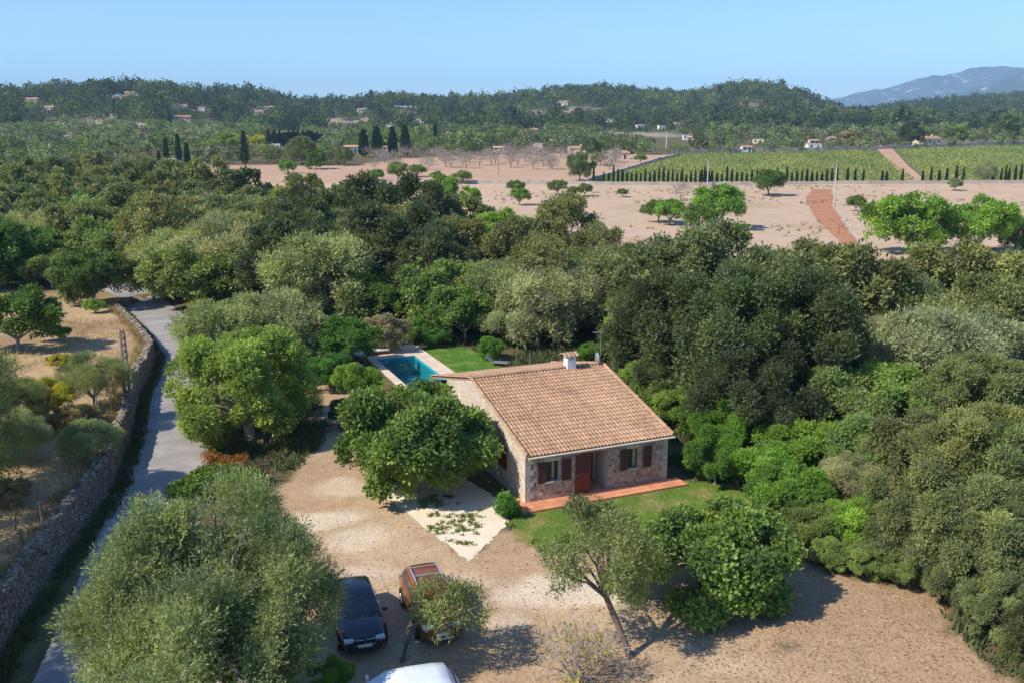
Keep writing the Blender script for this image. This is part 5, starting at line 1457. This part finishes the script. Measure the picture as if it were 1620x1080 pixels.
# ------------------------------------------------------------------ far houses
WALLC = dict(white=(.72, .69, .65), cream=(.66, .58, .44), pink=(.62, .50, .44), stone=(.50, .42, .33), ochre=(.55, .42, .27))
def far_house(px, pyb, wpx, hpx, col, label, roof='gable', yaw=.2, dr=.6, lift=0.0, ht=None):
    p = ground_at(px, pyb); zc = p[1] * math.cos(PITCH) + 4
    w_, h_ = max(wpx * zc / FPX, 4.0), max(hpx * zc / FPX, 2.6)
    d_ = w_ * dr
    if pyb < 146 and p[1] > 600:
        lift += 3.5
    e = empty('farmhouse' if p[1] < 600 else 'hillside_house', (p[0], p[1], p[2] + lift), yaw, label, 'house')
    mb = MB(); mb.box((-w_ / 2, -d_ / 2, -4), (w_ / 2, d_ / 2, h_)); 
    if roof == 'gable':
        for s_ in (-1, 1):
            x_ = s_ * w_ / 2
            mb.add([(x_, -d_ / 2, h_), (x_, d_ / 2, h_), (x_, 0, h_ + d_ * .17)], [(0, 1, 2) if s_ > 0 else (2, 1, 0)])
    o = mb.build('wall', M_SIGNW, e); o.color = (*WALLC[col], 1)
    mb = MB(); ov = .35
    if roof == 'gable':
        for s_ in (-1, 1):
            mb.add([(-w_ / 2 - ov, s_ * (d_ / 2 + ov), h_ - ov * .34 + .08), (w_ / 2 + ov, s_ * (d_ / 2 + ov), h_ - ov * .34 + .08), (w_ / 2 + ov, 0, h_ + d_ * .17 + .10), (-w_ / 2 - ov, 0, h_ + d_ * .17 + .10)], [(0, 1, 2, 3) if s_ < 0 else (3, 2, 1, 0)])
            mb.add([(-w_ / 2 - ov, s_ * (d_ / 2 + ov), h_ - ov * .34 - .10), (w_ / 2 + ov, s_ * (d_ / 2 + ov), h_ - ov * .34 - .10), (w_ / 2 + ov, s_ * (d_ / 2 + ov), h_ - ov * .34 + .08), (-w_ / 2 - ov, s_ * (d_ / 2 + ov), h_ - ov * .34 + .08)], [(0, 1, 2, 3) if s_ < 0 else (3, 2, 1, 0)])
        mb.build('roof', M_ROOF2, e)
    elif roof == 'shed':
        mb.add([(-w_ / 2 - ov, -d_ / 2 - ov, h_ + .1), (w_ / 2 + ov, -d_ / 2 - ov, h_ + .1), (w_ / 2 + ov, d_ / 2 + ov, h_ + d_ * .22), (-w_ / 2 - ov, d_ / 2 + ov, h_ + d_ * .22)], [(0, 1, 2, 3)]); mb.build('roof', M_ROOF2, e)
    else:
        mb.box((-w_ / 2 - .1, -d_ / 2 - .1, h_ + .003), (w_ / 2 + .1, d_ / 2 + .1, h_ + .35)); o = mb.build('roof', M_SIGNW, e); o.color = (*[c * .95 for c in WALLC[col]], 1)
    k_ = max(2, int(w_ / 3.2))
    for i in range(k_):
        x_ = -w_ / 2 + w_ * (i + .5) / k_
        if i == k_ // 2:
            mb = MB(); mb.box((x_ - .5, -d_ / 2 - .03, 0), (x_ + .5, -d_ / 2 + .1, 2.1)); mb.build('door', M_SHUT, e)
        else:
            mb = MB(); mb.box((x_ - .5, -d_ / 2 - .03, h_ * .42), (x_ + .5, -d_ / 2 + .1, h_ * .42 + 1.2)); mb.build('window', M_DARK, e)
    if roof == 'gable' and w_ > 8:
        mb = MB(); mb.box((w_ * .22, -.3, h_ + d_ * .1), (w_ * .22 + .7, .4, h_ + d_ * .17 + 1.0)); o = mb.build('chimney', M_SIGNW, e); o.color = (*WALLC[col], 1)
    PLACED.append((p[0], p[1], w_ * .6)); HOUSES.append((p[0], p[1], w_)); VIEWS.append((p[0], p[1], p[2] + .25 * h_, w_ * .5 + 1.5, w_))
    return e
HPX = [(979, 252), (912, 244), (1466, 230), (1384, 180), (556, 244)]
for a in [
 (979, 252, 30, 9, 'pink', 'pinkish stone field house left of the vineyard', 'shed', .15),
 (912, 244, 26, 9, 'cream', 'cream house with brown roof above the almond orchard', 'gable', .05),
 (851, 243, 10, 14, 'cream', 'narrow cream tower house above the almond orchard', 'flat', .1),
 (789, 242, 16, 6, 'cream', 'low cream house at the left end of the orchard', 'gable', 0),
 (556, 244, 22, 11, 'white', 'white farmhouse with pale tiled roof near the dark cypresses', 'gable', .3),
 (612, 241, 12, 6, 'white', 'small white house between two dark cypresses', 'gable', .1),
 (270, 263, 22, 6, 'white', 'low white farmhouse among three slim cypresses', 'flat', .1),
 (1466, 230, 36, 10, 'cream', 'large cream villa behind the right vineyard', 'gable', .35),
 (1286, 237, 22, 4, 'white', 'low flat white shed at the top of the vineyard', 'flat', .1),
 (1180, 241, 16, 8, 'white', 'small white house at the top left of the vineyard', 'gable', .2),
 (1085, 222, 7, 7, 'white', 'tiny white hut beyond the power pole', 'flat', .1),
 (1384, 180, 28, 5, 'cream', 'long cream house at the foot of the blue mountain', 'gable', .05),
 (1594, 151, 30, 6, 'white', 'long white villa high on the right slope', 'flat', .1),
 (1526, 203, 18, 5, 'pink', 'low pinkish house among the trees at far right', 'gable', .1),
 (880, 143, 17, 5, 'white', 'white villa on the crest of the middle hill', 'flat', 0),
 (893, 168, 10, 6, 'white', 'small white house halfway up the middle hill', 'gable', 0),
 (965, 196, 13, 6, 'white', 'white house at the foot of the middle hill', 'flat', .1),
 (840, 211, 22, 5, 'stone', 'pale stone farm behind the orchard trees', 'gable', .2),
 (666, 197, 10, 5, 'white', 'white cottage below the pine hump', 'flat', 0),
 (497, 170, 13, 7, 'ochre', 'orange house in the saddle between the hills', 'gable', .1),
 (426, 175, 14, 5, 'pink', 'pink roofed house on the right flank of the left hill', 'gable', .2),
 (320, 178, 10, 7, 'white', 'white house below the dark slope of the left hill', 'gable', 0),
 (290, 193, 24, 7, 'stone', 'pale stone farm at the foot of the left hill', 'gable', .2),
 (455, 214, 30, 4, 'stone', 'pale stone terrace building above the dark windbreak', 'flat', .05),
 (437, 237, 14, 4, 'white', 'low white house before the dark windbreak', 'flat', 0),
 (540, 198, 34, 4, 'pink', 'ruined pinkish walls on the slope above the windbreak', 'flat', .05),
 (80, 176, 14, 6, 'pink', 'bright pink roofed house low on the left hill', 'gable', .1),
 (206, 154, 14, 7, 'ochre', 'orange roofed house high on the left hill', 'gable', .1),
 (190, 157, 26, 4, 'ochre', 'long terraced ochre house high on the left hill', 'flat', .1),
 (232, 149, 14, 4, 'pink', 'low pinkish house right of the orange roofed one', 'gable', .1),
 (50, 163, 24, 5, 'ochre', 'brown roofed house on the lower left hill', 'gable', 0),
 (16, 152, 16, 4, 'white', 'low white house near the left end of the hill', 'flat', 0),
 (17, 143, 16, 6, 'white', 'white house on the crest at the left edge', 'flat', .1),
 (55, 142, 12, 5, 'white', 'small white house on the left crest', 'flat', .1),
 (90, 141, 18, 6, 'pink', 'pinkish house on the left crest between trees', 'flat', .1),
 (115, 139, 11, 8, 'pink', 'tall pinkish house on the left crest', 'flat', .1),
 (148, 137, 12, 6, 'white', 'brightest white house on the left crest', 'flat', .1),
 (164, 137, 14, 4, 'white', 'low white house right of the brightest one on the crest', 'flat', .1),
 (105, 222, 10, 4, 'white', 'small white hut in the olive slope on the left', 'flat', .1),
]:
    far_house(*a)
k_ = 0
while k_ < 16:
    if k_ < 7:
        px, py = rt.uniform(5, 760), rt.uniform(150, 206)
    else:
        px, py = rt.uniform(800, 1600), rt.uniform(198, 232)
    p = ground_at(px, py)
    if p[1] < 430 or any(abs(px - a_[0]) < 22 and abs(py - a_[1]) < 9 for a_ in HPX):
        continue
    HPX.append((px, py)); side = k_ < 7
    h_ = far_house(px, py, rt.uniform(9, 17), rt.uniform(4, 7), rt.choice(['white', 'cream', 'pink', 'stone']), 'small pale house half hidden by trees ' + ('on the left hillsides' if side else 'on the plain behind the vineyards'), rt.choice(['gable', 'gable', 'flat']), rt.uniform(-.4, .4))
    h_['group'] = 'half hidden houses ' + ('on the left hillsides' if side else 'behind the vineyards')
    k_ += 1

# ------------------------------------------------------------------ wooded plain and hills (uncountable)
def woods(name, label, px_lo, px_hi, dlo, dhi, spacing, n_leaf, leaf, seed, Rr, skip, jit=.5, tints=None, hsr=(.85, 1.3)):
    g = np.random.default_rng(seed); pts = []
    d = dlo
    while d < dhi(0) if callable(dhi) else d < dhi:
        wx0, wx1 = (px_lo - 810) / FPX * (.974 * d + 4.3), (px_hi - 810) / FPX * (.974 * d + 4.3)
        sp = spacing(d)
        x = np.arange(wx0, wx1, sp); x = x + g.uniform(-jit, jit, len(x)) * sp; y = d + g.uniform(-jit, jit, len(x)) * sp
        pts.append(np.stack([x, y], 1)); d += sp
    P_ = np.concatenate(pts); P_ = P_[~skip(P_[:, 0], P_[:, 1])]
    P_ = P_[P_[:, 1] < np.interp(colof(P_[:, 0], P_[:, 1]), CRX, CRD) + 70]
    n = len(P_); z = hz(P_[:, 0], P_[:, 1]); R = g.uniform(*Rr, n) * (1 + .12 * np.clip((P_[:, 1] - 600) / 600, 0, 1))
    hs = g.uniform(*hsr, n)
    for hx, hy, hz_, hw_, hd_ in VIEWS:      # houses and cypresses stand among lower bushes
        dd = np.hypot(hx, hy); t = (P_[:, 0] * hx + P_[:, 1] * hy) / dd; o_ = np.abs(P_[:, 0] * hy - P_[:, 1] * hx) / dd
        m = (o_ < hw_ + .6 * R) & (t > dd - 330) & (t < dd + hd_ * .6)
        allow = np.clip((H + (hz_ - H) * t / dd - z) / (1.85 * hs), .0, 9)
        R = np.where(m, np.minimum(R, allow), R)
    k_ = R > .7; P_, z, R, hs = P_[k_], z[k_], R[k_], hs[k_]; n = len(P_)
    protos = [crown(200 + seed + i, R=1, Rz=.95, hc=.9, n_lobe=7, lobe_r=.45, n_puff=26, puff_r=.26, n_leaf=n_leaf, leaf=(leaf, leaf * .75), per=2, up=.1, wisp=.9, low=-.2)[:3] for i in range(4)]
    pi = g.integers(0, 4, n); rot = g.uniform(0, 6.283, n)
    nz = fbm(P_[:, 0] / 90, P_[:, 1] / 110, 6); r = np.clip(nz * 1.5 - .25 + g.normal(0, .22, n), 0, .999)
    TI = np.array(tints); ti = (1.35 if dlo < 500 else 1.02) * TI[(r * len(TI)).astype(int)] * g.uniform(.8, 1.2, n)[:, None]
    V, F_, Tn, Ti, off = [], [], [], [], 0
    for k_ in range(4):
        v, f, t = protos[k_]; s = np.where(pi == k_)[0]
        ca, sa = np.cos(rot[s])[:, None], np.sin(rot[s])[:, None]
        X = (v[None, :, 0] * ca - v[None, :, 1] * sa) * R[s, None] + P_[s, 0, None]
        Y = (v[None, :, 0] * sa + v[None, :, 1] * ca) * R[s, None] + P_[s, 1, None]
        Z = v[None, :, 2] * (R[s] * hs[s])[:, None] + z[s, None]
        V.append(np.stack([X, Y, Z], -1).reshape(-1, 3)); m = len(f)
        F_.append((f[None] + (np.arange(len(s)) * len(v))[:, None, None] + off).reshape(-1, 4)); off += len(s) * len(v)
        Tn.append(np.tile(t, len(s))); Ti.append(np.repeat(ti[s], m, 0))
    print(name, n, 'trees', off // 4, 'quads')
    o = link(bpy.data.objects.new(name, mesh_np(name, np.concatenate(V), np.concatenate(F_), M_WOOD, tone=np.concatenate(Tn), tint=np.concatenate(Ti))))
    return tag(o, label, None, None, 'stuff')
def opened(x, y):
    return inpoly(x, y, FIELD) | inpoly(x, y, VIN1) | inpoly(x, y, VIN2) | inpoly(x, y, PATHP)
PATHP = [ground_at(*p) for p in [(1380, 234), (1420, 234), (1470, 288), (1425, 288)]]
def plain_skip(x, y):
    px = colof(x, y)
    near = y < np.interp(px, DMX, DMAX) + 5
    clear = fbm(x / 38, y / 60, 21) > .60
    front = (px > 420) & (y < np.interp(px, [420, 900, 1000, 1070, 1400, 1620], [470, 470, 470, 520, 560, 640]) - 40) & (px < 1900)
    return opened(x, y) | near | clear | ((px > 300) & (y < 300)) | ((px > 560) & (y < 440))
PT = [TINT['olive'], (.11, .135, .06), TINT['oak'], TINT['mid'], (.12, .16, .05), TINT['oak'], TINT['greyolive'], (.13, .17, .045)]
woods('plain_woodland', 'mixed green trees covering the plain between the fields and the hills', -120, 1740, 255, 720, lambda d: 8.0 + d * .0035, 260, .27, 3, (2.6, 4.9), plain_skip, tints=PT, hsr=(.7, 1.1))
def hill_skip(x, y):
    px = colof(x, y)
    return (fbm(x / 55, y / 120, 12) > .60) & (y < np.interp(px, CRX, CRD) - 60)
HT = [(.05, .07, .036), (.062, .084, .04), (.095, .13, .045), (.048, .066, .038), (.08, .108, .046), (.125, .165, .05)]
woods('hill_woodland', 'pine and oak woods covering the hills below the sky', -150, 1770, 720, 1960, lambda d: 11.0 + (d - 720) * .005, 260, .22, 9, (4.2, 8.4), hill_skip, tints=HT)

# far blue mountain
def mountain(name, prof, dist, depth, seed):
    pxs = np.linspace(prof[0][0], prof[-1][0], 160); n = 44
    top = np.interp(pxs, [p[0] for p in prof], [p[1] for p in prof]) - (fbm(pxs / 26, pxs * 0 + seed, 14, 3) - .5) * 7
    rows = []
    for i in range(n):
        t = i / (n - 1); d = dist + (t - .55) * depth
        s = np.where(t < .55, np.sin(min(t / .55, 1) * math.pi / 2) ** 1.3, 1 - .8 * max(0, t - .56) / .45) if True else 0
        x = (pxs - 810) / FPX * .974 * d
        el = np.tan(np.arctan((540 - top) / FPX) - PITCH)
        hcrest = H + dist * el
        z = hcrest * s + (fbm(x / 800, d / 560 + 0 * x, seed, 5) - .5) * 420 * s * (1 - abs(t - .55)) * min(1.0, abs(t - .558) * 9)
        z = np.where(t >= .55, np.minimum(z, hcrest), np.minimum(z, hcrest * .985))
        rows.append(np.stack([x, 0 * x + d, z - 20 * (1 - s)], 1))
    v = np.concatenate(rows); i_ = np.arange(n * 160).reshape(n, 160)
    f = np.stack([i_[:-1, :-1], i_[:-1, 1:], i_[1:, 1:], i_[1:, :-1]], -1).reshape(-1, 4)
    return tag(link(bpy.data.objects.new(name, mesh_np(name, v, f, M_HILLROCK, smooth=True))), kind='structure')
mountain('mountain', [(1150, 186), (1280, 166), (1310, 157), (1345, 149), (1390, 141), (1430, 130), (1470, 121), (1510, 114), (1545, 109), (1565, 105), (1590, 107), (1605, 108), (1640, 112), (1720, 108), (1850, 118), (2050, 150), (2200, 175)], 9200, 4200, 5)
mountain('mountain', [(1380, 182), (1470, 160), (1530, 146), (1580, 128), (1620, 112), (1680, 100), (1800, 92), (2000, 120), (2300, 150)], 6600, 2200, 8)

# weeds along the wall foot, tufts on the dry slope, grass blades on the lawns, fallen leaves
def tufts(name, label, pts, hgt, per, tint, seed, spread=.12, w=.02):
    g = np.random.default_rng(seed); P_ = np.repeat(np.asarray(pts)[:, :2], per, 0); n = len(P_)
    P_ = P_ + g.normal(0, spread, (n, 2)); z = hz(P_[:, 0], P_[:, 1])
    b = np.stack([P_[:, 0], P_[:, 1], z], 1); a = g.uniform(0, 6.283, n); h_ = hgt * g.uniform(.5, 1.3, n)
    tip = b + np.stack([np.cos(a) * h_ * .5, np.sin(a) * h_ * .5, h_], 1); sd = np.stack([-np.sin(a), np.cos(a), 0 * a], 1) * w
    v = np.stack([b - sd, b + sd, tip], 1).reshape(-1, 3)
    t = np.array(tint)[None] * g.uniform(.7, 1.3, n)[:, None]
    o = link(bpy.data.objects.new(name, mesh_np(name, v, np.arange(3 * n).reshape(-1, 3), M_WOOD, tone=g.uniform(.2, .8, n), tint=t)))
    return tag(o, label, None, None, 'stuff')
g = np.random.default_rng(77)
s = g.uniform(0, ss[-1], 900); wv = np.stack([np.interp(s, ss, WALL[:, i]) for i in (0, 1)], 1)
tufts('weeds', 'dark weeds along the foot of the dry stone wall', wv + np.stack([g.uniform(.55, 1.15, 900), 0 * s], 1), .28, 14, (.10, .115, .045), 1, .15, .03)
q = np.stack([g.uniform(-45, -16, 5000), g.uniform(26, 95, 5000)], 1); q = q[(wall_x(q[:, 1]) - q[:, 0] > .6) & (fbm(q[:, 0] / 5, q[:, 1] / 5, 4) > .46)]
tufts('grass', 'dry straw coloured grass on the raised ground left of the wall', q, .30, 7, (.36, .27, .13), 2, .2, .018)
s = g.uniform(0, ss[-1], 420); wv2 = np.stack([np.interp(s, ss, WALL[:, i]) for i in (0, 1)], 1)
tufts('dry_grass', 'dry straw tufts hanging over the top of the dry stone wall', wv2 - np.stack([g.uniform(.25, 1.0, 420), 0 * s], 1), .42, 12, (.33, .25, .13), 22, .16, .022)
def inside(poly, n, seed):
    g_ = np.random.default_rng(seed); p = np.array([k_[:2] for k_ in poly]); r = g_.uniform(p.min(0), p.max(0), (n, 2)); return r[inpoly(r[:, 0], r[:, 1], p)]
tufts('grass', 'short green grass blades of the front lawn', inside(lawn_poly, 16000, 5), .06, 3, (.13, .22, .03), 3, .05, .012)
tufts('grass', 'lush green grass blades of the pool lawn', inside(lawn2_poly, 9000, 6), .07, 3, (.085, .20, .02), 4, .05, .014)
gvp2 = [at(*p) for p in [(600, 778), (640, 750), (700, 730), (800, 780), (815, 826), (742, 890)]]
gvp = [at(*p) for p in [(640, 800), (700, 775), (770, 810), (745, 868), (690, 850)]]
q = inside(gvp, 700, 8); q = q[fbm(q[:, 0] / 1.1, q[:, 1] / .5, 9) > .52]
tufts('creepers', 'thin green creepers growing over the white gravel', q, .10, 12, (.15, .19, .04), 6, .07, .035)
def litter(name, label, pts, size, tints, seed, m=M_WOOD):
    g_ = np.random.default_rng(seed); n = len(pts); b = np.stack([pts[:, 0], pts[:, 1], hz(pts[:, 0], pts[:, 1]) + .015], 1)
    a = g_.uniform(0, 6.283, n); l = size * g_.uniform(.5, 1.6, n)
    u = np.stack([np.cos(a), np.sin(a), g_.normal(0, .25, n)], 1) * l[:, None]; w_ = np.stack([-np.sin(a), np.cos(a), g_.normal(0, .25, n)], 1) * l[:, None] * .5
    v = np.stack([b - u, b + w_, b + u, b - w_], 1).reshape(-1, 3); v[:, 2] = np.maximum(v[:, 2], .006)
    TI = np.array(tints)[g_.integers(0, len(tints), n)]
    o = link(bpy.data.objects.new(name, mesh_np(name, v, np.arange(4 * n).reshape(-1, 4), m, tone=g_.uniform(.2, .8, n), tint=TI)))
    return tag(o, label, None, None, 'stuff')
q = np.stack([g.uniform(-12, 18, 60000), g.uniform(22, 44, 60000)], 1)
q = q[inpoly(q[:, 0], q[:, 1], YARD) & (g.uniform(0, 1, len(q)) < .07 + .55 * sstep(0, 9, q[:, 0]) * sstep(40, 30, q[:, 1]))]
litter('fallen_leaves', 'dry fallen leaves and chips littering the bare yard', q, .05, [(.42, .30, .18), (.32, .20, .11), (.5, .40, .28), (.27, .17, .10)], 12)
q = np.stack([g.uniform(-60, 240, 3500), g.uniform(110, 290, 3500)], 1); q = q[inpoly(q[:, 0], q[:, 1], FIELD) & (fbm(q[:, 0] / 20, q[:, 1] / 20, 4) > .5)]
tufts('dry_weeds', 'small dry weeds scattered over the bare field', q, .5, 5, (.20, .17, .09), 9, .25, .12)

q = np.stack([g.uniform(-36, 34, 150000), g.uniform(24, 112, 150000)], 1)
q = q[~inpoly(q[:, 0], q[:, 1], YARD) & ~inpoly(q[:, 0], q[:, 1], lawn_poly) & ~inpoly(q[:, 0], q[:, 1], lawn2_poly) & (q[:, 0] - wall_x(q[:, 1]) > 7.0) & ~inpoly(q[:, 0], q[:, 1], [hw(-1, -1.5), hw(9, -1.5), hw(8.4, 14), hw(5.2, 33), hw(-.4, 33), hw(-.6, 14)]) & ~inpoly(q[:, 0], q[:, 1], gvp2)]
q = q[fbm(q[:, 0] / 2.2, q[:, 1] / 2.2, 31) > .42]
o = tufts('undergrowth', 'low green undergrowth covering the ground between the trees', q, .40, 2, (.085, .11, .04), 15, .15, .06)
# ------------------------------------------------------------------ haze
hzm = bpy.data.materials.new('haze'); hzm.use_nodes = True
n_ = hzm.node_tree.nodes; n_.remove(n_['Principled BSDF'])
vp = n_.new('ShaderNodeVolumePrincipled'); vp.inputs['Color'].default_value = (.48, .74, 1.0, 1); vp.inputs['Density'].default_value = 1.1e-4; vp.inputs['Anisotropy'].default_value = 0.0
hzm.node_tree.links.new(vp.outputs[0], n_['Material Output'].inputs['Volume'])
mb = MB(); mb.box((-12500, -400, -60), (12500, 13000, 660)); ho = mb.build('haze', hzm); tag(ho, kind='stuff')
